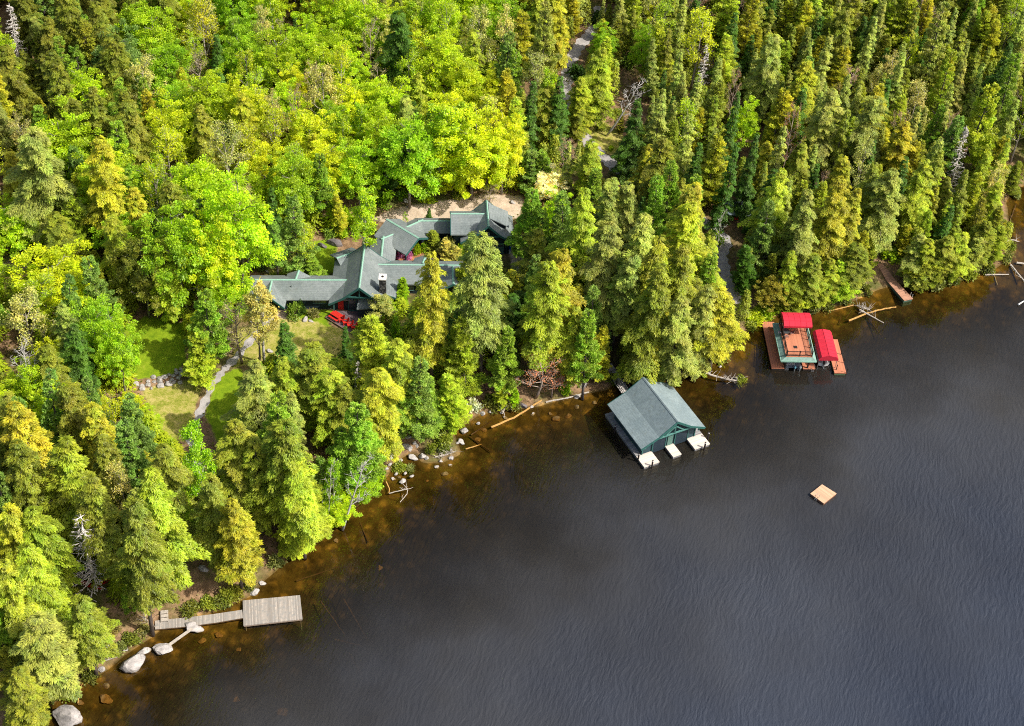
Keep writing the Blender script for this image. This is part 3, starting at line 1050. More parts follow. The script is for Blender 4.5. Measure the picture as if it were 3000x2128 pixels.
def adirondack(loc, d, label, first=None):
    """d: facing direction; low slatted seat, reclined fan back, wide arms"""
    f = hat(d); s = np.array([-f[1], f[0], 0])
    o = np.array([loc[0], loc[1], DK + .03])
    root = empty('adirondack_chair', o, label, 'chair', 'red slatted chairs in a row on the deck')
    b = MB()
    for k in range(5):
        t = k / 4
        c = o + f * (.45 - .62 * t) + (0, 0, .38 - .17 * t)
        b.par(c - s * .31 - f * .06, s * .62, f * .12 + np.array([0, 0, .03]), (0, 0, .03))
    b.build('seat', M['redpaint'], root)
    b = MB()
    nb = 7
    for k in range(nb):
        t = (k - (nb - 1) / 2) / (nb / 2)
        h = .98 - .22 * t * t
        p0 = o - f * .12 + s * (t * .27) + (0, 0, .2)
        p1 = o - f * (.12 + .42 * h) + s * (t * .40) + (0, 0, .2 + h * .92)
        b.bar(p0, p1, .082, .03)
    b.bar(o - f * .3 - s * .33 + (0, 0, .58), o - f * .3 + s * .33 + (0, 0, .58), .06, .04)
    b.build('backrest', M['redpaint'], root)
    for q in (-1, 1):
        MB().par(o + s * (q * .36 - .075) - f * .34 + (0, 0, .56), s * .15, f * .86, (0, 0, .03)).build('armrest', M['redpaint'], root)
        MB().par(o + s * (q * .34 - .03) + f * .40, s * .06, f * .12, (0, 0, .56)).build('leg', M['redpaint'], root)
        b = MB()
        b.bar(o + s * (q * .3) + f * .44 + (0, 0, .36), o + s * (q * .3) - f * .5 + (0, 0, .02), .04, .12)
        b.build('leg', M['redpaint'], root)
    return root


adl = ['red slatted chair nearest the picnic table', 'red slatted chair second from the picnic table', 'red slatted chair third from the picnic table', 'red slatted chair farthest from the picnic table, near the deck corner']
for (px, py), lb in zip(((1001, 941), (1014, 949), (1027, 957), (1038.5, 963.5)), adl):
    adirondack(at(px, py, DK), -dn * .8 - de * .55, lb)

# ------------------------------------------------------------------ boathouse
def Bz(x, y):
    return 1720 + x / 4.7775, 1060 + y / 4.7775


def Pz(x, y):
    return 2200 + x / 6.766, 880 + y / 6.766


def Dz(x, y):
    return x / 1.908, 1300 + y / 1.908


PZ = .55
FL, FR = at(*Bz(800, 1478), PZ), at(*Bz(1722, 1150), PZ)
BL = at(*Bz(232, 740), PZ)
bu = hat(FR - FL); bv = np.array([-bu[1], bu[0], 0])
BW = np.dot(FR - FL, bu); BLn = np.dot(BL - FL, bv)


def buv(px, py, z=PZ):
    p = at(px, py, z) - FL
    return np.dot(p, bu), np.dot(p, bv)


bc = FL + bu * BW / 2 + bv * BLn / 2
bh = empty('boathouse', (bc[0], bc[1], 0), 'dark boathouse with swept blue-grey shingle roof standing over the lake', 'boathouse')
a1 = buv(*Bz(1005, 1390))[0]
m0, m1 = buv(*Bz(1213, 1345))[0], buv(*Bz(1328, 1300))[0]
r0 = buv(*Bz(1525, 1245))[0]
wf = buv(*Bz(805, 1285))[1]        # front wall set back from the pier ends
pm = planks('pier_boards', (0.70, 0.62, 0.54), .16, math.atan2(bv[1], bv[0]), .4, .14)
pm2 = planks('grey_pier_boards', (0.34, 0.33, 0.33), .16, math.atan2(bv[1], bv[0]), .6, .3)
def bpt(u, v, z): return np.array([*(FL + bu * u + bv * v)[:2], z])
for nm, u0, u1, v0, v1, mm in (('pier', 0, a1, 0, wf, pm), ('pier', 0, a1, wf + .01, BLn, pm2), ('pier', m0, m1, 0, wf + 1.5, pm), ('pier', r0, BW, 0, wf, pm), ('pier', r0, BW, wf + .01, BLn, pm2), ('pier', a1 + .01, r0 - .01, BLn - 1.6, BLn, pm2)):
    MB().par(bpt(u0, v0, PZ - .14), bu * (u1 - u0), bv * (v1 - v0), (0, 0, .14)).build(nm, mm, bh)
cr = MB()
for u0, u1, v0, v1 in ((.06, a1 - .06, .06, BLn - .06), (m0 + .06, m1 - .06, .06, wf), (r0 + .06, BW - .06, .06, BLn - .06)):
    cr.par(bpt(u0, v0, -1.6), bu * (u1 - u0), bv * (v1 - v0), (0, 0, PZ + 1.45))
cr.build('crib', paint('crib_timber', (0.20, 0.20, 0.21), .3, 2, .8, 0, (1, 1, 6)), bh)
# roof from its photo corners
RZ_ = PZ + 6.0
re0, re1 = at(*Bz(1290, 832), RZ_), at(*Bz(768, 226), RZ_)
uc = (np.dot(re0 - FL, bu) + np.dot(re1 - FL, bu)) / 2
v0r, v1r = np.dot(re0 - FL, bv), np.dot(re1 - FL, bv)
ez = PZ + 2.55
ul = (buv(*Bz(770, 1215), ez)[0] + buv(*Bz(290, 630), ez)[0]) / 2
ur = (buv(*Bz(1680, 912), ez)[0] + buv(*Bz(1175, 352), ez)[0]) / 2
print('BOATHOUSE W %.2f L %.2f wf %.2f ridge u %.2f v %.2f..%.2f eaves %.2f %.2f slips %.2f %.2f %.2f %.2f' % (BW, BLn, wf, uc, v0r, v1r, ul, ur, a1, m0, m1, r0))
hwl, hwr = uc - ul, ur - uc
g_b = gable(bh, bpt(uc, v0r, 0), bpt(uc, v1r, 0), RZ_, [(hwl * .5, 2.1), (hwl, 3.45)], [(hwr * .5, 2.1), (hwr, 3.45)], cap=True, cm='boatroof', rm='boatroof', fascia=(0, 1))
# walls: three front bays with two boat doors
wu0, wu1 = max(.55, uc - hwl + .9), min(BW - .3, uc + hwr - .9)
V = []
prof = [(wu0, PZ), (wu1, PZ), (wu1, ez + .25), (uc + hwr * .5, RZ_ - 2.1 - .28), (uc, RZ_ - .3), (uc - hwl * .5, RZ_ - 2.1 - .28), (wu0, ez + .25)]
vb = min(BLn - .2, v1r - .9)
for v in (wf + .05, vb):
    for x, z in prof:
        V.append(bpt(x, v, z))
n = len(prof)
MB().add(V, [tuple(range(n)), tuple(range(n, 2 * n))[::-1]] + [((i + 1) % n, i, i + n, (i + 1) % n + n) for i in range(n)]).build('wall', M['navy2'], bh)
# boat doors: dark panels a little proud of the wall, reaching down to the water
for u0, u1 in ((a1 + .05, m0 - .1), (m1 + .1, r0 - .05)):
    d_ = MB().par(bpt(u0, wf, .12), bu * (u1 - u0), bv * -.06, (0, 0, PZ + 2.0)).build('boat_door', paint('door_boards', (0.02, 0.035, 0.05), .4, 3, .7, 0, (1, 1, 5)), bh)
    f = MB()
    f.par(bpt(u0 - .1, wf - .02, PZ - .1), bu * .14, bv * -.1, (0, 0, 2.45)); f.par(bpt(u1 - .04, wf - .02, PZ - .1), bu * .14, bv * -.1, (0, 0, 2.45))
    f.par(bpt(u0 - .1, wf - .03, PZ + 2.2), bu * (u1 - u0 + .2), bv * -.1, (0, 0, .16))
    f.build('door_frame', M['teal'], d_)
f = MB().par(bpt((m0 + m1) / 2 - .45, wf, PZ + .02), bu * .9, bv * -.05, (0, 0, 2.05)).build('door', M['frame'], bh)
for x in (wu0, wu1 - .16):
    MB().par(bpt(x, wf - .0, PZ), bu * .16, bv * -.08, (0, 0, 2.4)).build('corner_board', M['teal'], bh)
tr = MB()
tr.bar(bpt(uc - hwl * .62, v0r + .25, ez + .75), bpt(uc + hwr * .62, v0r + .25, ez + .75), .2)
tr.bar(bpt(uc, v0r + .25, RZ_ - .4), bpt(uc, v0r + .25, ez + .7), .2)
for s, hw in ((-1, hwl), (1, hwr)):
    tr.bar(bpt(uc + s * hw * .3, v0r + .25, ez + .8), bpt(uc + s * .1, v0r + .25, RZ_ - 1.3), .16)
    tr.bar(bpt(uc + s * (hw - 1.0), v0r + .3, ez - .6), bpt(uc + s * (hw - .5), v0r + .3, ez + .15), .14)
tr.build('gable_truss', paint('truss_green', (0.10, 0.26, 0.23), .2, 3), bh)
pl = planks('post_wood', (.12, .08, .07), .3, 0)
for x, y in ((712, 1385), (905, 1480), (1640, 1225), (1688, 1085), (385, 985)):
    p = at(*Bz(x, y), .2)
    b = MB().cyl((p[0], p[1], -1.6), .13, 1.6 + PZ + 1.15, 8)
    po = b.build('mooring_post', M['black'], bh)
    MB().cyl((p[0], p[1], PZ + 1.0), .15, .1, 8).build('post_band', M['white'], po)
# footbridge to the shore
q0, q1 = at(*Bz(540, 430), .75), at(*Bz(372, 170), .95)
fd = hat(q1 - q0); fs = np.array([-fd[1], fd[0], 0])
q0 = q0 - fd * 1.2; q1 = q1 + fd * 2.2
fbz = empty('footbridge', (q0 + q1) / 2, 'pale plank footbridge with rails from the shore to the boathouse', 'footbridge')
b = MB(); b.par(q0 - fs * .75, q1 - q0, fs * 1.5, (0, 0, .1))
b.build('deck_boards', planks('bridge_boards', (.60, .56, .53), .18, math.atan2(fd[1], fd[0]), .6, .3), fbz)
for s in (-.7, .7):
    b = MB()
    for z in (.45, .95):
        b.bar(q0 + fs * s + (0, 0, z), q1 + fs * s + (0, 0, z), .06)
    for k in range(6):
        p = q0 + (q1 - q0) * k / 5 + fs * s
        b.bar(p, p + (0, 0, 1.0), .08)
    b.build('railing', M['black'], fbz)

# ------------------------------------------------------------------ boat station with roof deck
SZ = .5
s0, s1 = at(*Pz(412, 1345), SZ), at(*Pz(218, 425), SZ)      # outer edge of the left pier, front to back
s2 = at(*Pz(1283, 1395), SZ)
sv = hat(s1 - s0); su = np.array([sv[1], -sv[0], 0])
def suv(x, y, z=SZ):
    p = at(*Pz(x, y), z) - s0
    return np.dot(p, su), np.dot(p, sv)
def spt(u, v, z): return np.array([*(s0 + su * u + sv * v)[:2], z])
lw = suv(665, 1362)[0]
SLn = suv(218, 425)[1]
rp0, rp1 = suv(1040, 1385)[0], suv(1285, 1398)[0]
print('STATION left pier w %.2f len %.2f right pier %.2f..%.2f' % (lw, SLn, rp0, rp1))
sc = spt(rp1 / 2, SLn / 2, 0)
bs = empty('boat_station', sc, 'two-level boat dock with orange roof deck, railings and red awning', 'boat dock')
om = planks('orange_boards', (0.55, 0.21, 0.115), .15, math.atan2(su[1], su[0]), .4, .12)
for u0, u1, v0, v1 in ((0, lw, 0, SLn), (rp0, rp1, 0, SLn * .62), (lw + .01, rp0 - .01, SLn * .62 - 1.6, SLn * .62)):
    MB().par(spt(u0, v0, SZ - .14), su * (u1 - u0), sv * (v1 - v0), (0, 0, .14)).build('pier', om, bs)
cr = MB()
for u0, u1, v0, v1 in ((.05, lw - .05, .05, SLn - .05), (rp0 + .05, rp1 - .05, .05, SLn * .62)):
    cr.par(spt(u0, v0, -1.5), su * (u1 - u0), sv * (v1 - v0), (0, 0, SZ + 1.35))
cr.build('crib', M['black'], bs)
# roof deck
AZ, TZ = SZ + 2.15, SZ + 2.7
o00, o10 = suv(592, 1185, AZ), suv(1303, 1243, AZ)
o01 = suv(425, 455, AZ)
i00, i10, i01 = suv(650, 1115, TZ), suv(1215, 1160, TZ), suv(545, 470, TZ)
ou0, ou1, ov0, ov1 = o00[0], o10[0], (o00[1] + o10[1]) / 2, o01[1]
iu0, iu1, iv0, iv1 = ou0 + .8, ou1 - .62, ov0 + .5, ov1 - .6
print('ROOFDECK outer %.2f..%.2f v %.2f..%.2f inner %.2f %.2f v %.2f %.2f (photo inner %s %s)' % (ou0, ou1, ov0, ov1, iu0, iu1, iv0, iv1, i00, i10))
MB().par(spt(iu0, iv0, TZ - .15), su * (iu1 - iu0), sv * (iv1 - iv0), (0, 0, .15)).build('deck_boards', om, bs)
ap = MB()
O = [spt(ou0, ov0, AZ), spt(ou1, ov0, AZ), spt(ou1, ov1, AZ), spt(ou0, ov1, AZ)]
I = [spt(iu0 - .02, iv0 - .02, TZ - .08), spt(iu1 + .02, iv0 - .02, TZ - .08), spt(iu1 + .02, iv1 + .02, TZ - .08), spt(iu0 - .02, iv1 + .02, TZ - .08)]
for k in range(4):
    ap.slab([O[k], O[(k + 1) % 4], I[(k + 1) % 4], I[k]], .12)
ao = ap.build('roof_skirt', shingle('green_shingle', (.20, .33, .28), (.26, .40, .34)), bs)
ed = MB()
for k in range(4):
    ed.bar(O[k] - (0, 0, .08), O[(k + 1) % 4] - (0, 0, .08), .1, .22)
ed.build('fascia', M['cap'], ao)
for u in (iu0 + .3, iu1 - .3):
    for v in (iv0 + .3, (iv0 + iv1) / 2, iv1 - .3):
        MB().box(spt(u, v, -1.2), .22, .22, TZ + 1.04, su).build('post', M['black'], bs)
# railing
def railing(u0, v0, u1, v1, npost):
    b = MB(); A_ = spt(u0, v0, TZ); B_ = spt(u1, v1, TZ)
    for k in range(npost):
        p = A_ + (B_ - A_) * k / (npost - 1)
        b.box(p, .13, .13, 1.15, su)
    b.bar(A_ + (0, 0, 1.02), B_ + (0, 0, 1.02), .1, .07)
    b.bar(A_ + (0, 0, .14), B_ + (0, 0, .14), .05, .05)
    nb = int(np.linalg.norm(B_ - A_) / .16)
    for k in range(nb):
        p = A_ + (B_ - A_) * (k + .5) / nb + (0, 0, .14)
        b.bar(p, p + (0, 0, .86), .03)
    b.build('railing', M['black'], bs)
railing(iu0 + .1, iv0 + .1, iu1 - .1, iv0 + .1, 3)
railing(iu0 + .1, iv0 + .25, iu0 + .1, iv1 - .1, 5)
railing(iu1 - .1, iv0 + .25, iu1 - .1, iv1 - .1, 5)
# awning over the back of the deck
CZ = TZ + 2.2
ca0, ca1 = suv(655, 505, CZ), suv(1212, 540, CZ)
cb0, cb1 = suv(588, 218, CZ), suv(1165, 268, CZ)
u0, u1 = (ca0[0] + cb0[0]) / 2, (ca1[0] + cb1[0]) / 2
v0, v1 = (ca0[1] + ca1[1]) / 2, (cb0[1] + cb1[1]) / 2
print('AWNING', u0, u1, v0, v1)
aw = MB()
npf = 9
for k in range(npf - 1):
    def pf_(i):
        t = i / (npf - 1)
        return v0 + (v1 - v0) * t, CZ + .55 * (math.sin(math.pi * t) ** .6)
    va, za = pf_(k); vb_, zb_ = pf_(k + 1)
    aw.slab([spt(u0, va, za), spt(u1, va, za), spt(u1, vb_, zb_), spt(u0, vb_, zb_)], .03)
nv = 14
for k in range(nv):
    ua, ub = u0 + (u1 - u0) * k / nv, u0 + (u1 - u0) * (k + 1) / nv
    for v in (v0, v1):
        aw.add([spt(ua, v, CZ), spt(ub, v, CZ), spt(ub, v, CZ - .28), spt((ua + ub) / 2, v, CZ - .34), spt(ua, v, CZ - .28)], [(0, 1, 2, 3, 4)])
for u in (u0, u1):
    for k in range(npf - 1):
        va, za = pf_(k); vb_, zb_ = pf_(k + 1)
        aw.add([spt(u, va, za), spt(u, vb_, zb_), spt(u, vb_, CZ - .28), spt(u, va, CZ - .28)], [(0, 1, 2, 3)])
for k in range(0, npf - 1):
    va, za = pf_(k)
    if k % 2 == 0: aw.bar(spt(u0, va, za + .02), spt(u1, va, za + .02), .05, .03)
for k in range(1, 5):
    ua = u0 + (u1 - u0) * k / 5
    for j in range(npf - 1):
        va, za = pf_(j); vb_, zb_ = pf_(j + 1)
        aw.bar(spt(ua, va, za + .015), spt(ua, vb_, zb_ + .015), .05, .03)
aw.build('awning', M['redcanvas'], bs)
for u in (u0 + .1, u1 - .1):
    for v in (v0 + .1, v1 - .1):
        MB().cyl(spt(u, v, TZ if v < iv1 else AZ - .2), .045, CZ - (TZ if v < iv1 else AZ - .2), 6).build('awning_post', M['black'], bs)
# stair from the left pier to the deck
sx, sy = suv(385, 640)[0], suv(400, 620)[1]
b = MB()
A_, B_ = spt(lw * .74, sy + 1.0, SZ), spt(lw * .74, sy - 1.1, SZ + 1.5)
for s in (-.5, .5):
    b.bar(A_ + su * s, B_ + su * s, .08, .25)
for k in range(6):
    p = A_ + (B_ - A_) * (k + .5) / 6
    b.par(p - su * .5 - sv * .14, su * 1.0, sv * .28, (0, 0, .05))
b.build('stair', paint('stair_wood', (.35, .13, .09), .25, 4), bs)
lad = MB()
for s in (-.22, .22):
    lad.tube([spt(rp1 - .45 + s, .35, SZ), spt(rp1 - .45 + s, .2, SZ + .75), spt(rp1 - .45 + s, -.12, SZ + .8), spt(rp1 - .45 + s, -.2, SZ - 1.1)], .03, 6)
for k in range(4):
    lad.bar(spt(rp1 - .67, -.2, SZ - .1 - .27 * k), spt(rp1 - .23, -.2, SZ - .1 - .27 * k), .04)
lad.build('ladder', M['metal'], bs)
MB().box(spt(iu1 - 2.4, iv0 + 2.2, TZ + .002), .6, .6, .03, su).build('deck_hatch', M['black'], bs)
# patio set on the roof deck
pc = spt(*suv(690, 640, TZ + .4), TZ)
tb = empty('patio_table', pc, 'round glass patio table in the awning shade on the roof deck', 'table', None)
MB().cyl(pc + (0, 0, .68), .6, .04, 20).build('table_top', M['glass'], tb)
for k in range(4):
    d = su * math.cos(k * 1.57 + .8) + sv * math.sin(k * 1.57 + .8)
    MB().bar(pc + d * .45, pc + d * .2 + (0, 0, .68), .04).build('leg', M['metal'], tb)
for k, lb in enumerate(('silver patio chair on the right of the glass table', 'silver patio chair behind the glass table under the awning', 'silver patio chair on the left of the glass table', 'silver patio chair in front of the glass table')):
    d = su * math.cos(k * 1.571) + sv * math.sin(k * 1.571)
    s = np.array([-d[1], d[0], 0])
    o = pc + d * 1.0
    r = empty('patio_chair', o, lb, 'chair', 'silver chairs around the glass table')
    MB().par(o - s * .25 - d * .25 + (0, 0, .42), s * .5, d * .5, (0, 0, .04)).build('seat', M['metal'], r)
    MB().par(o - s * .25 + d * .24 + (0, 0, .46), s * .5, d * .04 + np.array([0, 0, 0]), d * .12 + np.array([0, 0, .5])).build('backrest', M['metal'], r)
    for e in (-1, 1):
        for g in (-1, 1):
            MB().bar(o + s * .22 * e + d * .22 * g, o + s * .22 * e + d * .22 * g + (0, 0, .42), .035).build('leg', M['metal'], r)


def outboard(o, f, root, m):
    """outboard motor hanging behind a stern; f points aft"""
    s = np.array([-f[1], f[0], 0])
    b = MB()
    prof = [(0.0, .12, .16), (.12, .2, .26), (.4, .2, .28), (.55, .13, .18)]
    V = []
    for z, hw, hd in prof:
        for k in range(8):
            t = k * .785
            V.append(o + s * hw * math.cos(t) + f * hd * math.sin(t) + f * .1 + (0, 0, z))
    F_ = [(i * 8 + k, i * 8 + (k + 1) % 8, i * 8 + 8 + (k + 1) % 8, i * 8 + 8 + k) for i in range(3) for k in range(8)] + [tuple(range(24, 32)), tuple(range(8))[::-1]]
    b.add(V, F_)
    e = b.build('outboard_motor', m, root)
    MB().par(o - s * .08 + f * .02 - (0, 0, .85), s * .16, f * .2, (0, 0, .85)).build('motor_leg', M['metal'], e)
    b = MB()
    for k in range(3):
        t = k * 2.094
        b.bar(o + f * .24 - (0, 0, .75), o + f * .26 + s * .17 * math.cos(t) + (0, 0, -.75 + .17 * math.sin(t)), .09, .02)
    b.build('propeller', M['metal'], e)
    return e


# pontoon boat under the roof deck
um_ = (lw + rp0) / 2
bo = spt(um_, .1, .1)
pb = empty('pontoon_boat', bo, 'pontoon boat with two outboard motors moored under the roof deck', 'boat')
hw = min((rp0 - lw) / 2 - .15, 1.25)
for s in (-.8, .8):
    MB().tube([bo + su * hw * s + sv * .1 + (0, 0, 0), bo + su * hw * s + sv * 6.0, bo + su * hw * s + sv * 6.9 + (0, 0, .2)], [.32, .32, .05], 12).build('pontoon', M['metal'], pb)
MB().par(bo - su * hw + sv * .15 + (0, 0, .32), su * 2 * hw, sv * 6.4, (0, 0, .1)).build('deck', paint('boat_deck', (.22, .27, .33), .2, 4), pb)
b = MB()
for z in (.72, 1.0):
    b.bar(bo - su * hw + sv * .5 + (0, 0, z), bo + su * hw * .1 + sv * .5 + (0, 0, z), .05)
for k in range(5):
    p = bo - su * hw + su * (hw * 1.1 * k / 4) + sv * .5 + (0, 0, .42)
    b.bar(p, p + (0, 0, .58), .05)
for s in (-1, 1):
    b.bar(bo + su * hw * s + sv * .5 + (0, 0, 1.0), bo + su * hw * s + sv * 6.2 + (0, 0, 1.0), .05)
b.build('railing', M['white'], pb)
b = MB()
b.par(bo - su * hw * .95 + sv * 1.0 + (0, 0, .42), su * hw * .9, sv * .7, (0, 0, .45)); b.par(bo + su * .1 + sv * 2.5 + (0, 0, .42), su * hw * .8, sv * .6, (0, 0, .5))
b.build('seat', paint('boat_seat', (.3, .36, .42), .2, 4), pb)
outboard(bo + su * .15 + sv * -.05 + (0, 0, .45), -sv, pb, paint('motor_cowl', (.12, .3, .38), .3, 5, .3))
outboard(bo + su * (hw * .82) + sv * .05 + (0, 0, .45), -sv, pb, paint('grey_motor_cowl', (.55, .6, .6), .3, 5, .3))

# canopy dock on the right
KZ = .5
k0, k1 = at(*Pz(1657, 1440), KZ), at(*Pz(1893, 1450), KZ)
k2 = at(*Pz(1672, 780), KZ)
kv = sv; ku = su
kw = np.dot(k1 - k0, ku); kl = np.dot(k2 - k1, kv)
def kpt(u, v, z): return np.array([*(k0 + ku * u + kv * v)[:2], z])
print('CANOPY DOCK w %.2f l %.2f' % (kw, kl))
kd = empty('finger_dock', kpt(kw / 2, kl / 2, 0), 'narrow orange dock with dark posts on the right of the red boat canopy', 'dock')
MB().par(kpt(0, 0, KZ - .14), ku * kw, kv * kl, (0, 0, .14)).build('deck_boards', om, kd)
MB().par(kpt(.06, .06, -1.2), ku * (kw - .12), kv * (kl - .12), (0, 0, KZ + 1.05)).build('crib', paint('dock_side', (.12, .2, .1), .4, 3), kd)
for x, y in ((1690, 1380), (1840, 1245), (1785, 1075), (1900, 1440)):
    p = at(*Pz(x, y), KZ)
    MB().cyl((p[0], p[1], -1.5), .07, 1.5 + KZ + 1.1, 6).build('post', M['black'], kd)
# red canopy
cz, cr_ = 2.55, 3.25
def kuv(x, y, z):
    p = at(*Pz(x, y), z) - k0
    return np.dot(p, ku), np.dot(p, kv)
rA, rB = kuv(1575, 1115, cr_), kuv(1412, 592, cr_)
lA, lB = kuv(1350, 1165, cz), kuv(1222, 598, cz)
eA, eB = kuv(1740, 1165, cz), kuv(1590, 640, cz)
cu = (rA[0] + rB[0]) / 2
cul, cur = (lA[0] + lB[0]) / 2, (eA[0] + eB[0]) / 2
cv0, cv1 = (rA[1] + lA[1] + eA[1]) / 3, (rB[1] + lB[1] + eB[1]) / 3
cu = (cul + cur) / 2 * .5 + cu * .5
print('CANOPY u', cul, cu, cur, 'v', cv0, cv1)
kc = empty('boat_canopy', kpt(cu, (cv0 + cv1) / 2, 0), 'red fabric canopy over the boat lift beside the roof deck', 'canopy')
b = MB()
rows = [(cul, cz), (cul + .35, cz + .42), (cu, cr_), (cur - .35, cz + .42), (cur, cz)]
nseg = 8
for k in range(nseg):
    for p, q in zip(rows[:-1], rows[1:]):
        va, vb_ = cv0 + (cv1 - cv0) * k / nseg, cv0 + (cv1 - cv0) * (k + 1) / nseg
        sg = -.035 * abs(math.sin(k * 2.0))
        b.slab([kpt(p[0], va, p[1]), kpt(q[0], va, q[1]), kpt(q[0], vb_, q[1]), kpt(p[0], vb_, p[1])], .03)
nv = 12
for v in (cv0, cv1):
    b.add([kpt(x, v, z) for x, z in rows], [(0, 1, 2, 3, 4)])
    for k in range(nv):
        ua, ub = cul + (cur - cul) * k / nv, cul + (cur - cul) * (k + 1) / nv
        b.add([kpt(ua, v, cz + .0), kpt(ub, v, cz), kpt(ub, v, cz - .3), kpt((ua + ub) / 2, v, cz - .38), kpt(ua, v, cz - .3)], [(0, 1, 2, 3, 4)])
for u in (cul, cur):
    b.add([kpt(u, cv0, cz), kpt(u, cv1, cz), kpt(u, cv1, cz - .3), kpt(u, cv0, cz - .3)], [(0, 1, 2, 3)])
for k in range(1, nseg):
    v = cv0 + (cv1 - cv0) * k / nseg
    for p, q in zip(rows[:-1], rows[1:]):
        b.bar(kpt(p[0], v, p[1] + .015), kpt(q[0], v, q[1] + .015), .05, .03)
b.bar(kpt(cu, cv0, cr_ + .02), kpt(cu, cv1, cr_ + .02), .07, .04)
b.build('canopy_fabric', M['redcanvas'], kc)
for u in (cul + .1, cur - .1):
    for v in (cv0 + .2, (cv0 + cv1) / 2, cv1 - .2):
        MB().cyl(kpt(u, v, -1.4), .05, cz + 1.4, 6).build('post', M['metal'], kc)
# motor boat under the canopy
mo = kpt(cu - .3, cv0 + .9, .15)
mb_ = empty('motor_boat', mo, 'white motor boat lifted under the red canopy', 'boat')
V, F_ = [], []
LBt = (cv1 - cv0) - .2
for i in range(7):
    t = i / 6
    wd = .95 * (1 - max(0, t - .55) ** 1.7 * 2.9)
    wd = max(wd, .06)
    for x, z in ((-wd, .75 + .15 * t), (-wd * .8, .1), (0, -.15 + .3 * max(0, t - .7)), (wd * .8, .1), (wd, .75 + .15 * t)):
        V.append(mo + ku * x + kv * (LBt * t) + (0, 0, z))
for i in range(6):
    for j in range(4):
        F_.append((i * 5 + j, i * 5 + j + 1, i * 5 + j + 6, i * 5 + j + 5))
F_.append((0, 1, 2, 3, 4))
MB().add(V, [f[::-1] for f in F_]).build('hull', M['white'], mb_)
V2 = [mo + ku * x * .92 + kv * (LBt * t) + (0, 0, .6) for t in (0.02,) for x in (-.95, .95)] + [mo + ku * x + kv * (LBt * .62) + (0, 0, .62) for x in (.85, -.85)]
MB().add(V2, [(0, 1, 2, 3)]).build('cockpit_floor', paint('boat_floor', (.3, .3, .32), .2, 4), mb_)
V3 = [mo + ku * x + kv * (LBt * t) + (0, 0, .74 + .15 * t) for x, t in ((-.85, .62), (.85, .62), (.5, .88), (0.02, 1.0), (-.5, .88))]
MB().add(V3, [(0, 1, 2, 3, 4)]).build('foredeck', M['white'], mb_)
outboard(mo - kv * .1 + (0, 0, .6), -kv, mb_, M['black'])

# ------------------------------------------------------------------ swim raft
rq = [at(2374, 1446.5, .45), at(2408.4, 1419.5, .45), at(2451, 1446, .45), at(2414, 1475.5, .45)]
ruv = hat(rq[1] - rq[0])
rc = np.mean(rq, 0)
rf = empty('swim_raft', (rc[0], rc[1], 0), 'square tan wooden swim raft floating alone on open water', 'raft')
b = MB(); b.slab(rq, .12)
b.build('deck_boards', planks('raft_boards', (.64, .40, .25), .2, math.atan2(ruv[1], ruv[0]), .5, .14), rf)
b = MB(); b.prism([(p * .97 + rc * .03)[:2] for p in rq], -.15, .325)
b.build('float', paint('raft_side', (.22, .10, .06), .3, 3), rf)
e0, e1 = rq[0], rq[3]
pe = e0 + (e1 - e0) * .45; ed = hat(e1 - e0); en = np.array([ed[1], -ed[0], 0])
if np.dot(en, rc - pe) > 0: en = -en
b = MB()
for s in (-.2, .2):
    b.tube([pe + ed * s - en * .35, pe + ed * s - en * .3 + (0, 0, .6), pe + ed * s + en * .1 + (0, 0, .65), pe + ed * s + en * .15 - (0, 0, 1.0)], .025, 6)
for k in range(3):
    b.bar(pe - ed * .2 + en * .14 - (0, 0, .1 + .25 * k), pe + ed * .2 + en * .14 - (0, 0, .1 + .25 * k), .04)
b.build('ladder', M['metal'], rf)

# ------------------------------------------------------------------ grey dock at the lower left
TZ_ = .4
tq = [at(*Dz(1357, 877), TZ_), at(*Dz(1677, 847), TZ_), at(*Dz(1691, 981), TZ_), at(*Dz(1361, 1018), TZ_)]
td = hat(tq[1] - tq[0])
tc = np.mean(tq, 0)
dkm = planks('grey_boards', (.40, .35, .30), .17, math.atan2(td[1], td[0]), .75, .32, (.30, .29, .27))
gd = empty('grey_dock', (tc[0], tc[1], 0), 'weathered grey wooden dock platform at the end of a plank walkway', 'dock')
MB().slab(tq, .09).build('deck_boards', dkm, gd)
b = MB()
for i in range(4):
    p, q = tq[i] * .985 + tc * .015, tq[(i + 1) % 4] * .985 + tc * .015
    b.bar(p - (0, 0, .19), q - (0, 0, .19), .08, .19)
b.build('rim_board', paint('rim_wood', (.34, .26, .2), .3, 3), gd)
for i, fx in ((0, .1), (1, .1), (2, .1), (3, .1)):
    p = tq[i] * .93 + tc * .07
    MB().cyl((p[0], p[1], -2.0), .08, 2.28, 6).build('post', M['log'], gd)
wk = empty('plank_walkway', at(*Dz(1100, 985), TZ_), 'narrow grey plank walkway leading from the bank to the dock platform', 'walkway')
wp = [((867, 990), (868, 1038)), ((1040, 972), (1045, 1022)), ((1200, 952), (1207, 1000)), ((1354, 929), (1358, 974))]
b = MB(); r = MB()
for (a0, a1_), (b0, b1) in zip(wp[:-1], wp[1:]):
    q = [at(*Dz(*a0), TZ_), at(*Dz(*b0), TZ_), at(*Dz(*b1), TZ_), at(*Dz(*a1_), TZ_)]
    b.slab(q, .07)
    r.bar(q[0] - (0, 0, .15), q[1] - (0, 0, .15), .07, .16); r.bar(q[3] - (0, 0, .15), q[2] - (0, 0, .15), .07, .16)
b.build('deck_boards', dkm, wk)
r.build('stringer', M['sunk'], wk)
for x, y in ((1050, 998), (1200, 976)):
    p = at(*Dz(x, y), TZ_)
    MB().cyl((p[0], p[1], -1.6), .07, 1.88, 6).build('post', M['log'], wk)
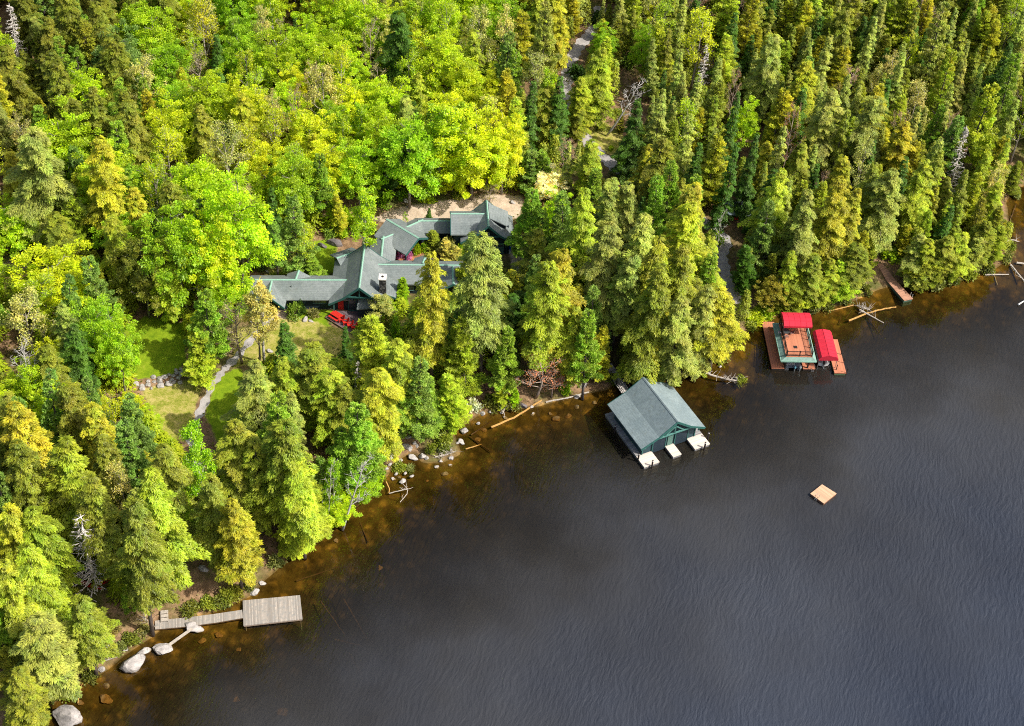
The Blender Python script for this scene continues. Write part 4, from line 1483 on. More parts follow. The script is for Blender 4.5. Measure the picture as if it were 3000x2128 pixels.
st = [at(*Dz(903, 935), TZ_ + .35), at(*Dz(935, 932), TZ_ + .35)]
sb = empty('dock_steps', (st[0] + st[1]) / 2 - (0, 0, .35), 'short wooden steps from the bank down to the plank walkway', 'steps')
sd_ = hat(at(*Dz(920, 985), TZ_) - at(*Dz(920, 935), TZ_)); sw_ = np.array([-sd_[1], sd_[0], 0])
for k in range(3):
    o = (st[0] + st[1]) / 2 + sd_ * .55 * k - (0, 0, .1 * k)
    MB().par(o - sw_ * .5, sw_ * 1.0, sd_ * .5, (0, 0, .07)).build('step', M['log'], sb)
b = MB()
for s in (-.48, .42):
    o = (st[0] + st[1]) / 2
    b.bar(o + sw_ * s - (0, 0, .06), o + sw_ * s + sd_ * 1.65 - (0, 0, .3), .06, .16)
b.build('stringer', M['log'], sb)
g0, g1 = at(*Dz(1075, 1033), .5), at(*Dz(925, 1140), .5)
pbd = MB().bar(g0, g1, .42, .06).build('gangplank', M['log'], None, (g0 + g1) / 2)
tag(pbd, 'single grey plank bridging two rocks beside the walkway', 'plank')

# ------------------------------------------------------------------ far dock on the right shore
def Fz(x, y):
    return 2100 + x / 2.499, 500 + y / 2.499
fz = .55
f0, f1, f2, f3 = at(*Fz(1235, 795), fz), at(*Fz(1292, 782), fz), at(*Fz(1437, 938), fz), at(*Fz(1372, 952), fz)
fdv = hat(f2 - f1 + f3 - f0)
fdk = empty('shore_dock', np.mean([f0, f1, f2, f3], 0) - (0, 0, fz), 'narrow brown dock reaching from the spruce shore with a ramp', 'dock')
brm = planks('brown_boards', (.46, .25, .16), .15, math.atan2(fdv[1], fdv[0]), .4, .2)
MB().slab([f0, f1, f2, f3], .14).build('deck_boards', brm, fdk)
cf = np.mean([f0, f1, f2, f3], 0)
MB().prism([(p * .96 + cf * .04)[:2] for p in (f0, f1, f2, f3)], -1.2, fz - .145).build('crib', paint('green_crib', (.09, .16, .12), .3, 3), fdk)
h0, h1 = at(*Fz(1175, 685), 1.1), at(*Fz(1215, 680), 1.1)
MB().slab([h0, h1, f1 + (0, 0, .03), f0 + (0, 0, .03)], .1).build('ramp', brm, fdk)
b = MB()
b.bar(f2 - fdv * .3, f2 - fdv * .3 + (0, 0, .7), .05); b.bar(f2 - fdv * .8, f2 - fdv * .8 + (0, 0, .7), .05)
b.build('mooring_post', M['white'], fdk)

# small shed with canoe under the trees
p = atg(2157, 640)
su_ = np.array([1, .02, 0]); sv_ = np.array([-.02, 1, 0])
sh = empty('storage_shed', p, 'small open shed with grey-green roof among the hemlocks', 'shed')
MB().slab([p + su_ * x + sv_ * y + (0, 0, z) for x, y, z in ((-2.4, -1.4, 1.8), (2.2, -1.4, 1.8), (2.2, 1.6, 2.6), (-2.4, 1.6, 2.6))], .12).build('roof', M['boatroof'], sh)
MB().par(p - su_ * 2.2 + sv_ * 1.3, su_ * 4.2, sv_ * .1, (0, 0, 2.3)).build('wall', M['navy'], sh)
for x in (-2.2, 2.0):
    MB().bar(p + su_ * x - sv_ * 1.2, p + su_ * x - sv_ * 1.2 + (0, 0, 1.75), .12).build('post', M['log'], sh)


def canoe(loc, d, L, wd, m, name, label, cat, up=True, group=None):
    f = hat(d); s = np.array([-f[1], f[0], 0])
    o = np.asarray(loc, float)
    V, F_ = [], []
    nS = 11
    sg = 1 if up else -1
    for i in range(nS):
        t = i / (nS - 1) * 2 - 1
        w_ = wd / 2 * max(1 - abs(t) ** 2.4, .03)
        rise = .14 * abs(t) ** 3
        for x, z in ((-1, .34), (-.85, .12), (0, 0), (.85, .12), (1, .34)):
            zz = z + rise
            V.append(o + f * (t * L / 2) + s * (x * w_) + (0, 0, zz if up else .42 - zz + .1))
    for i in range(nS - 1):
        for j in range(4):
            F_.append((i * 5 + j, i * 5 + j + 1, i * 5 + j + 6, i * 5 + j + 5))
    r = empty(name, o, label, cat, group)
    h = MB().add(V, F_).build('hull', m, r, smooth=True)
    if up:
        MB().bar(o - s * wd * .42 + f * .5 + (0, 0, .3), o + s * wd * .42 + f * .5 + (0, 0, .3), .05).build('thwart', M['log'], r)
        MB().bar(o - s * wd * .42 - f * .7 + (0, 0, .3), o + s * wd * .42 - f * .7 + (0, 0, .3), .05).build('thwart', M['log'], r)
    return r


canoe(atg(2157, 643.5) + (0, 0, .1), (1, .08, 0), 4.4, .85, M['redpaint'], 'canoe', 'red canoe upside down in front of the green-roofed shed', 'canoe', False)
canoe(atg(299, 1697) + (0, 0, .05), (.75, .9, 0), 3.3, .75, M['blue'], 'kayak', 'blue kayak lying on the bank by the dead spruce', 'kayak', True)
canoe(atg(301, 1709) + (0, 0, .05), (.9, .55, 0), 3.1, .72, M['redpaint'], 'kayak', 'red kayak lying beside the blue kayak', 'kayak', True)
canoe(atg(266, 1719) + (0, 0, .05), (1.0, -.3, 0), 3.4, .75, M['redpaint'], 'kayak', 'red kayak nearest the lake below the dead spruce', 'kayak', True)
# ------------------------------------------------------------------ natural things: registry for labels
REG = []


def reg(o, size, tone, noun, px, cat, group):
    REG.append([o, size, tone, noun, px, cat, group])
    return o


# ------------------------------------------------------------------ boulders
import bmesh


def boulder_mesh(seed, name, mat):
    r = np.random.default_rng(seed)
    bm = bmesh.new()
    bmesh.ops.create_icosphere(bm, subdivisions=3, radius=1.0)
    V = np.array([v.co[:] for v in bm.verts])
    for _ in range(13):
        n = r.normal(size=3); n /= np.linalg.norm(n)
        c = r.uniform(.42, .8)
        d = V @ n - c
        V = V - np.outer(np.maximum(d, 0) * .93, n)
    V *= 1 + .03 * np.sin(V @ r.normal(size=3) * 6 + 1)[:, None]
    V += r.normal(scale=.012, size=V.shape)
    V /= np.abs(V).max(0)
    for v, p in zip(bm.verts, V):
        v.co = p
    me = bpy.data.meshes.new(name)
    bm.to_mesh(me); bm.free()
    me.materials.append(mat)
    return me


BO = [boulder_mesh(30 + i, 'boulder', M['rock']) for i in range(7)]
BD = [boulder_mesh(50 + i, 'boulder', M['darkrock']) for i in range(2)]


def boulder(px, py, w, asp=.7, hgt=.55, label=None, rot=None, dark=False, group=None, sink=.35, cat='boulder', z=None, size='', tone='grey'):
    g = atg(px, py, 0, -5.0 if size else 0.0)
    s = w / 18.5 / 2
    o = bpy.data.objects.new('boulder', (BD if dark else BO)[rng.integers(2 if dark else 7)])
    zz = g[2] if z is None else z
    o.location = (g[0], g[1], zz + s * hgt * (1 - sink * 2) * .6)
    o.scale = (s, s * asp, s * hgt)
    o.rotation_euler = (rng.uniform(-.15, .15), rng.uniform(-.15, .15), rng.uniform(-.5, .5) if rot is None else rot)
    col.objects.link(o)
    if label:
        tag(o, label, cat, group)
    else:
        reg(o, size, tone, 'boulder', (px, py), cat, group)
    return o


boulder(392, 1950, 64, .72, .8, 'large pale angular boulder standing in the shallows left of the walkway', .2, sink=.2, z=.1)
boulder(205, 2112, 90, .62, .6, 'big rounded boulder at the bottom edge of the lake corner', 0, sink=.25, z=.1)
boulder(475, 1905, 54, .6, .45, 'flat grey rock in the water at the lower end of the plank', .2, z=.05)
boulder(568, 1840, 52, .55, .45, 'flat grey rock under the middle of the plank walkway', .1, z=0)
boulder(420, 1912, 40, .6, .6, 'pale rock behind the large angular boulder', .4)
boulder(768, 1710, 20, .7, .6, 'small rock on the shore behind the grey dock', .4)
boulder(746, 1738, 30, .6, .5, 'pale rock on the bank right behind the grey dock', .9)
boulder(672, 1662, 38, .9, .8, 'grey boulder on the red earth clearing, larger one', .4)
boulder(595, 1668, 26, .9, .7, 'grey boulder on the red earth clearing, left one', .4)
boulder(448, 1700, 30, .6, .6, 'half hidden rock under the hemlock by the red earth', .2)
boulder(318, 1890, 34, .6, .6, 'pale rock among roots on the bank above the big boulders', .4)
boulder(210, 2015, 20, .8, .8, 'small rock at the bank below the lower left hemlocks', .2)
boulder(1194, 1312, 42, .5, .5, 'long slanted grey boulder in the inlet by the root islet', -.6, z=.05)
boulder(1209, 1342, 32, .55, .5, 'pale flat boulder just below the slanted boulder', -.1, z=.05)
boulder(1220, 1306, 20, .8, .6, 'square grey rock beside the slanted boulder', .1, z=.05)
boulder(1250, 1262, 24, 1.2, .5, 'dark slab rock leaning on the bank behind the inlet', .3)
boulder(1225, 1286, 30, .5, .5, 'grey ledge rock at the back of the inlet', .1)
boulder(1195, 1282, 22, .5, .5, 'small ledge rock at the left back of the inlet', .1)
boulder(1359, 1266, 25, .8, .7, 'pale square boulder in the water right of the root islet', .2, z=.1)
boulder(1351, 1296, 23, .7, .6, 'pale pitted boulder below the pale square boulder', -.3, z=.05)
boulder(1402, 1243, 13, .7, .7, 'small white rock standing in the shallows', .5, z=.05)
boulder(1178, 1413, 24, .8, .7, 'pale rock at the water edge below the gravelly beach', .4, z=.05)
boulder(1206, 1396, 15, .6, .6, 'small wet rock in the water by the beach', 0, z=.0)
boulder(1165, 1310, 18, .8, .7, 'bright rock on the upper gravelly beach', .4)
boulder(1146, 1340, 20, 1.0, .7, 'whitest rock on the gravelly beach', .7)
boulder(1160, 1390, 16, .8, .7, 'small rock on the lower beach bank', .7)
boulder(1188, 1388, 12, .8, .7, 'tiny pale rock at the beach water line', .7)
boulder(1236, 1338, 26, .9, .8, 'dark rock on the left tip of the root islet', .4)
boulder(1460, 1112, 44, .85, .75, 'dark brown boulder under the trees behind the shore clearing', .1, dark=True)
boulder(1530, 1190, 34, .6, .7, 'dark wet boulder at the shoreline by the bare shrub', .2, dark=True)
boulder(1706, 1131, 32, .6, .6, 'pale grey boulder on the shore left of the footbridge', .1)
boulder(1668, 1128, 22, .7, .7, 'grey boulder in shade below the green pine', .1)
boulder(2109, 1076, 12, .8, .6, 'small pale rock in the dark water by the fallen tree', .1, z=.05)
boulder(893, 938, 22, .9, .9, 'pink-grey boulder in the round garden bed', .5)
boulder(911, 942, 18, .5, .5, 'low pale stone beside the boulder in the garden bed', -.1)
boulder(1190, 591, 22, .8, .9, 'grey boulder at the forest edge left of the driveway', .2)
boulder(1502, 595, 20, .7, .7, 'grey boulder behind the garage under the trees', .2)
boulder(782, 797, 12, .8, .9, 'whitish boulder at the back corner of the left wing', .2)
boulder(832, 1180, 46, .6, .7, 'broad pale boulder half hidden among the hemlocks below the lawn', .4)
boulder(790, 1030, 20, .8, .7, 'pale stone on the lawn left of the dark spruce', .4)
boulder(980, 715, 60, .5, .55, 'long dark rock ledge behind the birch at the lodge', .05, dark=True)
boulder(945, 722, 34, .6, .6, 'dark rock at the left end of the ledge behind the birch', .05, dark=True)
pile = [(400, 1126, 18), (413, 1132, 18), (418, 1141, 19), (435, 1130, 17), (435, 1119, 13), (450, 1108, 17), (452, 1121, 13), (468, 1117, 24), (472, 1133, 23), (481, 1107, 19),
        (493, 1125, 26), (494, 1099, 15), (507, 1103, 13), (509, 1121, 14), (518, 1095, 15), (527, 1123, 16), (533, 1099, 22), (549, 1095, 16), (555, 1106, 15), (516, 1086, 12), (531, 1084, 13),
        (503, 1114, 13), (542, 1082, 12), (523, 1110, 14), (560, 1098, 13), (443, 1140, 12)]
pw = ['at the lower left end', 'in the lower left', 'at the lowest point of the left end', 'left of centre', 'at the upper left', 'on the upper rim left of centre', 'inside the left half', 'on top of the left half', 'on the lower rim', 'on the upper rim',
      'in the middle, the biggest', 'high in the middle', 'behind the middle', 'right of the biggest', 'on the upper rim right of centre', 'on the lower rim at the right', 'in the right half, second biggest', 'near the right end', 'at the right end', 'at the top of the right half', 'at the very top near the cedar',
      'squeezed in the centre', 'at the top right under the cedar', 'between the two biggest', 'outermost at the right', 'alone below the left end']
for (x, y, w_), t in zip(pile, pw):
    boulder(x, y, w_ * 1.12, .8, .75, 'boulder of the lawn stone pile, ' + t, rng.uniform(-.6, .6), group='boulders piled between the lawn and the dry slope')
for (x, y, w_) in ((1130, 1375, 14), (1142, 1362, 12), (1172, 1352, 14), (1152, 1405, 12), (1196, 1378, 10), (1168, 1400, 10), (1130, 1330, 18), (1215, 1300, 12), (1322, 1345, 14), (1340, 1300, 10), (1290, 1352, 12), (1415, 1215, 16), (1436, 1208, 12), (1100, 1432, 12), (1080, 1450, 10), (1020, 1500, 12), (985, 1525, 10), (905, 1588, 12), (868, 1615, 12), (815, 1660, 14), (1555, 1195, 14), (1470, 1212, 10), (500, 1820, 12), (365, 1905, 16), (300, 1965, 18), (1250, 1345, 14)):
    boulder(x, y, w_ * 1.2, .75, .65, None, None, size='small', tone='pale', group='small stones along the water line', sink=.15)
# stones lying under the shallow water
for (x, y, w_) in ((1630, 1230, 30), (1612, 1213, 14), (1662, 1222, 26), (1690, 1165, 24), (1418, 1262, 18), (1300, 1390, 26), (1250, 1410, 12), (313, 2012, 22), (310, 2050, 34), (235, 2060, 18), (985, 1585, 16), (1110, 1665, 22),
                   (828, 2090, 34), (690, 2050, 24), (1400, 1290, 22), (640, 1862, 22), (590, 1880, 26), (1690, 1195, 20), (1480, 1225, 16), (1560, 1215, 18), (1740, 1180, 20), (700, 1905, 16), (1280, 1370, 16), (1320, 1365, 14)):
    boulder(x, y, w_, .8, .5, None, None, tone='amber-tinted', size='submerged', group='stones under the shallow water', sink=.3)

# ------------------------------------------------------------------ logs and driftwood
def logthing(pts, r0, r1, mat, label, name='driftwood_log', branches=0, z=None, cat='log'):
    P = []
    for p in pts:
        zz = z if z is not None else .12
        if len(p) == 3: zz = p[2]
        P.append(at(p[0], p[1], zz))
    P = np.array(P)
    b = MB()
    n = 5 * (len(P) - 1) + 1
    Q = np.array([[np.interp(t, np.arange(len(P)), P[:, k]) for k in range(3)] for t in np.linspace(0, len(P) - 1, n)])
    L = np.linalg.norm(P[-1] - P[0])
    Q[1:-1] += rng.normal(scale=.012 * L ** .5, size=(n - 2, 3)) * (1, 1, .3)
    b.tube(Q, np.linspace(r0, r1, n), 7)
    for _ in range(branches):
        i = rng.integers(1, n - 1)
        d = rng.normal(size=3); d[2] = abs(d[2]) * .9; d /= np.linalg.norm(d)
        l = rng.uniform(.6, 1.8)
        m_ = Q[i] + d * l * .5 + rng.normal(scale=.1, size=3)
        b.tube([Q[i], m_, m_ + d * l * .4 + rng.normal(scale=.25, size=3)], [.05, .035, .015], 4)
    c = Q.mean(0)
    o = b.build(name, mat, None, c)
    return tag(o, label, cat)


logthing([(1439, 1252), (1504, 1225), (1587, 1173)], .17, .14, M['ylog'], 'long curved tan log floating off the shore left of the boathouse')
logthing([(1599, 1179), (1660, 1166), (1725, 1149)], .13, .12, M['log'], 'pale straight log along the shore below the red-budding maple')
logthing([(2057, 1086, 1.0), (2085, 1100, .7), (2140, 1114, .2), (2166, 1116, .1)], .2, .1, M['log'], 'dead branched tree fallen into the dark water right of the boathouse', 'fallen_tree', 34, cat='fallen tree')
logthing([(1960, 1106, 1.6), (1990, 1096, 1.2), (2035, 1085, .9)], .14, .06, M['log'], 'bleached trunk with twigs hanging over the water under the hemlocks', 'fallen_tree', 18, cat='fallen tree')
logthing([Fz(690, 965), Fz(810, 1003)], .13, .08, M['log'], 'thin grey log at the shore behind the boat canopy', branches=3)
logthing([Fz(820, 1030), Fz(1000, 985)], .12, .09, M['ylog'], 'tan log on the shore between the canopy and the brown dock', branches=1)
logthing([Fz(965, 1100), Fz(1100, 1045), Fz(1230, 1010), Fz(1312, 1000)], .17, .11, M['ylog'], 'long yellowish log floating below the brown dock')
logthing([(*Fz(1045, 1020), .3), (*Fz(1120, 1060), .15), (*Fz(1222, 1116), .1)], .17, .08, M['log'], 'white driftwood trunk pointing out to the lake below the brown dock', branches=2)
logthing([(*Fz(1030, 990), .3), (*Fz(1075, 1005), .5), (*Fz(1120, 1020), .3)], .2, .1, M['log'], 'grey stump with a bush of bleached roots by the drift logs', 'driftwood_stump', 40, cat='stump')
logthing([(*Fz(1100, 1070), -.5), (*Fz(1210, 1220), -1.0)], .14, .1, M['sunk'], 'sunken log under the clear water below the white driftwood')
logthing([(*Fz(985, 1025), -.3), (*Fz(940, 1090), -.5)], .12, .1, M['sunk'], 'short sunken log left of the yellowish floating log')
logthing([(*Fz(915, 1040), -.4), (*Fz(890, 1130), -.6)], .12, .1, M['sunk'], 'sunken log nearest the red boat canopy')
def Gz(x, y): return 2700 + x / 3.777, 520 + y / 3.777
logthing([Gz(700, 1077), Gz(965, 1075)], .16, .1, M['log'], 'pinkish straight log lying off the point at the right')
logthing([Gz(875, 928), Gz(985, 955)], .2, .15, M['ylog'], 'tan log touching the tip of the spruce point')
logthing([Gz(985, 970), Gz(1060, 1060), Gz(1136, 1150)], .2, .13, M['log'], 'big white log slanting to the right edge of the lake', branches=5)
logthing([Gz(1050, 945), Gz(1145, 957)], .22, .16, M['log'], 'short thick white log at the right edge')
logthing([(*Gz(770, 985), .1), (*Gz(840, 1190), -.3)], .12, .07, M['log'], 'thin log half under water below the pinkish log')
logthing([(*Gz(930, 705), .3), (*Gz(1010, 692), .25), (*Gz(1080, 713), .1)], .14, .08, M['log'], 'grey drift branch on the right side of the spruce point', branches=4)
logthing([(*Gz(975, 480), .05), (*Gz(1045, 300), .15)], .1, .05, M['sunk'], 'dark leaning snag in the cove behind the spruce point', branches=4)
logthing([Gz(1070, 1410), Gz(1130, 1370)], .15, .1, M['white'], 'small white drift log at the right edge of the open lake')
for a_, b_, lb in ((Dz(1790, 880), Dz(1925, 1065), 'sunken log slanting away from the grey dock corner'), (Dz(1920, 870), Dz(2050, 1090), 'sunken log parallel to the one at the dock corner'), (Dz(1870, 1095), Dz(2020, 1130), 'sunken log lying across the two others'),
                   (Dz(1655, 770), Dz(1885, 690), 'sunken branch behind the grey dock'), (Dz(2010, 440), Dz(2060, 555), 'sunken log by the steep bank'), (Dz(1950, 1170), Dz(2030, 1310), 'farthest sunken log out from the grey dock')):
    logthing([(*a_, -.45), (*b_, -.8)], .13, .09, M['sunk'], lb, 'sunken_log')
logthing([(1380, 1275, -.1), (1440, 1235, -.1)], .12, .08, M['sunk'], 'sunken pole beside the small white rock', 'sunken_log')
logthing([(1375, 1280, -.2), (1440, 1325, -.5)], .13, .08, M['sunk'], 'sunken pole running out from the pale square boulder', 'sunken_log')
logthing([(1364, 1316, .1), (1410, 1302, -.1)], .1, .07, M['ylog'], 'short tan pole tilted in the shallows below the pitted boulder', 'sunken_log')
logthing([(1140, 1446, .3), (1170, 1438, .7), (1195, 1433, .8), (1192, 1448, .4), (1172, 1472, .05)], .08, .05, M['log'], 'bent bleached branch reaching over the water below the beach', 'driftwood_branch', 7, cat='branch')
logthing([(1131, 1412, .6), (1141, 1432, .4), (1139, 1445, .3)], .1, .07, M['ylog'], 'orange curved root at the bank below the beach', 'driftwood_branch', cat='branch')
logthing([(1275, 1340, .3), (1310, 1332, .5), (1335, 1322, .3)], .12, .07, M['log'], 'tangle of bleached branches on the root islet', 'driftwood_branch', 36, cat='branch')
logthing([(1455, 1190, .3), (1475, 1205, .5), (1478, 1218, .2)], .08, .05, M['log'], 'bleached branch arching into the water by the bare grey shrub', 'driftwood_branch', 8, cat='branch')
logthing([(1490, 1200, .3), (1497, 1182, .9)], .07, .04, M['log'], 'grey forked branch at the shoreline beside the arching one', 'driftwood_branch', 5, cat='branch')
logthing([(228, 2060, .1), (240, 2005, .2), (250, 1978, .4)], .06, .04, M['ylog'], 'thin orange stem over the water by the lower left bank', 'driftwood_branch', cat='branch')
logthing([(55, 2110, .2), (140, 2092, .6)], .1, .06, M['log'], 'white branch at the lower left corner of the shore', 'driftwood_branch', 8, cat='branch')
logthing([(300, 1938, .3), (345, 1925, .5)], .08, .05, M['log'], 'pale branch on the bank above the large angular boulder', 'driftwood_branch', 6, cat='branch')
logthing([(408, 1800, .5), (425, 1812, .7), (435, 1830, .3)], .09, .05, M['log'], 'bare roots at the foot of the hemlock by the walkway', 'driftwood_branch', 22, cat='branch')
logthing([(1755, 930, 2.5), (1788, 925, 3.2)], .05, .03, M['log'], 'thin bare branch in front of the dark pines', 'driftwood_branch', 6, cat='branch')

# ------------------------------------------------------------------ trees: leaf-by-leaf crowns
def nrm(a):
    return a / (np.linalg.norm(a, axis=-1, keepdims=True) + 1e-9)


def leaves(C, D, N, L, W, tone):
    S = nrm(np.cross(N, D)); D = nrm(D)
    L = np.asarray(L).reshape(-1, 1); W = np.asarray(W).reshape(-1, 1)
    sag = np.array([0, 0, -1.0]) * L * .12
    V = np.stack([C, C + D * L * .45 + S * W * .5, C + D * L + sag, C + D * L * .45 - S * W * .5], 1)
    return V.reshape(-1, 3), np.repeat(tone, 4)


def quadmesh(name, V, tone, mat):
    n = len(V)
    me = bpy.data.meshes.new(name)
    me.vertices.add(n)
    me.vertices.foreach_set('co', np.ascontiguousarray(V, np.float32).ravel())
    me.loops.add(n)
    me.loops.foreach_set('vertex_index', np.arange(n, dtype=np.int32))
    me.polygons.add(n // 4)
    me.polygons.foreach_set('loop_start', np.arange(0, n, 4, dtype=np.int32))
    a = me.attributes.new('tone', 'FLOAT', 'POINT')
    a.data.foreach_set('value', np.clip(tone, 0, 1).astype(np.float32))
    me.materials.append(mat)
    me.update(calc_edges=True)
    return me


def wood(name, chains):
    b = MB()
    for pts, rad, n in chains:
        b.tube(pts, rad, n)
    me = bpy.data.meshes.new(name)
    me.from_pydata(b.v, [], b.f)
    me.materials.append(M['bark'])
    me.shade_smooth()
    return me


def conifer(seed, H=20., R=3.3, nb=150, base=.12, style='hemlock'):
    r = np.random.default_rng(seed)
    C, D, N, L, W, T = [], [], [], [], [], []
    ph = r.uniform(0, 6.28, 4)
    chains = []
    lean = r.normal(scale=.03, size=2)
    tp = [np.array([lean[0] * z, lean[1] * z, z]) for z in np.linspace(0, H * .97, 7)]
    chains.append((tp, np.linspace(H * .012 + .06, .03, 7), 7))
    zb = H * base
    nwh = 0
    for i in range(nb):
        u = (i + r.uniform(0, 1)) / nb
        if style == 'pine':
            lv = np.floor(u * 14) / 14
            rel = lv + r.normal(scale=.006) + .02
        elif style in ('hemlock', 'fir'):
            q_ = 24 if style == 'hemlock' else 20
            rel = (math.floor(u * q_) + r.normal(.5, .16)) / q_
        else:
            rel = u
        rel = min(max(rel, 0), .99)
        z = zb + (H - zb) * (rel ** .95)
        az = r.uniform(0, 6.283)
        if style == 'hemlock':
            prof = (1 - (.86 if seed % 4 == 3 else 1) * rel) ** (.5 + .08 * (seed % 3)) * min(1, .5 + rel * 2.0)
            slope, droop = .12 - .1 * (1 - rel), .42
        elif style == 'slender':
            prof = (1 - rel) ** .85 * min(1, .45 + rel * 3)
            slope, droop = -.05, .25
        elif style == 'fir':
            prof = (1 - rel) ** 1.0 * min(1, .8 + rel * 2)
            slope, droop = -.12, .12
        elif style == 'cedar':
            prof = (1 - rel) ** .6 * min(1, .5 + rel * 4)
            slope, droop = .35, .2
        else:
            prof = (1 - rel) ** .55 * (.55 + .45 * math.sin(min(1, rel * 1.6 + .25) * 3.14)) + .05
            slope, droop = .28, .12
        lob = 1 + .14 * math.sin(2 * az + ph[0] + z * .35) + .14 * math.sin(3 * az + ph[1] - z * .7)
        ln = R * prof * lob * min(1.7, r.lognormal(-.1, .31)) * (1 + .2 * math.cos(az - ph[3])) + .3
        if style == 'pine':
            ln = R * prof * r.uniform(.6, 1.25) + .3
        d = np.array([math.cos(az), math.sin(az), 0]); p_ = np.array([-d[1], d[0], 0])
        o = np.array([lean[0] * z, lean[1] * z, z])
        k = int((84 if style == 'hemlock' else 72 if style == 'cedar' else 66 if style == 'pine' else 72) * ln ** 1.15) + 8
        t = r.uniform(0.12, 1, k) ** .75
        half = .22 * ln * np.sin(np.clip(t * 1.1, 0, 1) * 3.0) ** .8 + .12
        s = r.uniform(-1, 1, k)
        lat = s * half
        if style == 'pine':
            # needle tufts gathered on the outer half of each limb
            t = .35 + .65 * t
            lat = s * half * .8
            zz = slope * ln * t - droop * ln * t * t + r.normal(scale=.13, size=k)
            dd = d * .6 + p_ * s[:, None] * .8 + r.normal(scale=.55, size=(k, 3)) + (0, 0, .35)
            nn = r.normal(scale=.6, size=(k, 3)) + (0, 0, 1.0)
            LL, WW = r.uniform(.26, .46, k), r.uniform(.12, .2, k)
        else:
            zz = slope * ln * t - droop * ln * t * t - .12 * np.abs(lat) + r.normal(scale=.07, size=k)
            dd = d * .9 + p_ * (np.sign(s) * np.abs(s) ** .5)[:, None] * .75 + r.normal(scale=.25, size=(k, 3)) + (0, 0, -.28 if style != 'cedar' else .3)
            nn = np.array([0, 0, 1.0]) + d * .45 + r.normal(scale=.32, size=(k, 3))
            LL, WW = r.uniform(.16, .44, k), r.uniform(.06, .13, k)
        C.append(o + d * (ln * t)[:, None] + p_ * lat[:, None] + np.array([0, 0, 1.]) * zz[:, None])
        D.append(dd); N.append(nn); L.append(LL); W.append(WW)
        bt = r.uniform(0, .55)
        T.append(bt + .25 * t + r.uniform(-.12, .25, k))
        if i % 3 == 0 and rel < .85:
            ts = np.linspace(0, .8, 4)
            chains.append(([o + d * (ln * q) + np.array([0, 0, slope * ln * q - droop * ln * q * q]) for q in ts], [.06, .045, .035, .015], 4))
    if base > .2:
        for _ in range(14):
            z = r.uniform(H * .08, zb * 1.1); az = r.uniform(0, 6.28); l = r.uniform(.5, 1.6)
            d = np.array([math.cos(az), math.sin(az), -.15])
            chains.append(([np.array([0, 0, z]), np.array([0, 0, z]) + d * l], [.04, .015], 4))
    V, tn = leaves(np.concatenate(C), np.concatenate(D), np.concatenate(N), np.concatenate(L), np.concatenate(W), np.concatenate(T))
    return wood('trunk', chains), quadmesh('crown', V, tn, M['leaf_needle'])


def limb_tree(r, H, R, nmain, spread, first=.3, levels=2):
    """trunk and forked limbs; returns chains and twig ends"""
    chains, ends, segs = [], [], []
    top = np.array([r.normal(scale=.5), r.normal(scale=.5), H * .9])
    ts = np.linspace(0, 1, 8)
    bend = r.normal(scale=.25, size=2)
    trunk = [np.array([top[0] * t + bend[0] * math.sin(3 * t), top[1] * t + bend[1] * math.sin(3 * t), H * .9 * t]) for t in ts]
    chains.append((trunk, np.linspace(H * .011 + .05, .03, 8), 7))
    for i in range(nmain):
        u = first + (1 - first) * (i + r.uniform(0, 1)) / nmain * .95
        k = u * 7; j = int(k)
        o = trunk[j] + (trunk[min(j + 1, 7)] - trunk[j]) * (k - j)
        az = i * 2.4 + r.uniform(-.4, .4)
        rel = (u - first) / (1 - first)
        ln = R * (1.05 - .55 * rel) * r.uniform(.75, 1.15)
        up = spread * (.6 + .9 * rel)
        d = np.array([math.cos(az), math.sin(az), up]); d /= np.linalg.norm(d)
        p = [o + d * ln * q + np.array([0, 0, .18 * ln * q * q]) + r.normal(scale=.05 * ln, size=3) * q for q in (0, .35, .7, 1)]
        p[0] = o
        chains.append((p, [.09, .065, .045, .02], 5))
        ends.append(p[-1])
        for m in range(5 if levels > 1 else 3):
            q = r.uniform(.3, .95)
            kk = q * 3; jj = int(kk)
            s = p[jj] + (p[min(jj + 1, 3)] - p[jj]) * (kk - jj)
            dd = d + r.normal(scale=.55, size=3); dd /= np.linalg.norm(dd)
            l2 = ln * r.uniform(.25, .5)
            e = s + dd * l2 + np.array([0, 0, .1 * l2])
            chains.append(([s, (s + e) / 2 + r.normal(scale=.06 * l2, size=3), e], [.04, .028, .012], 4))
            ends.append(e); segs.append((s, e))
    return chains, ends, segs


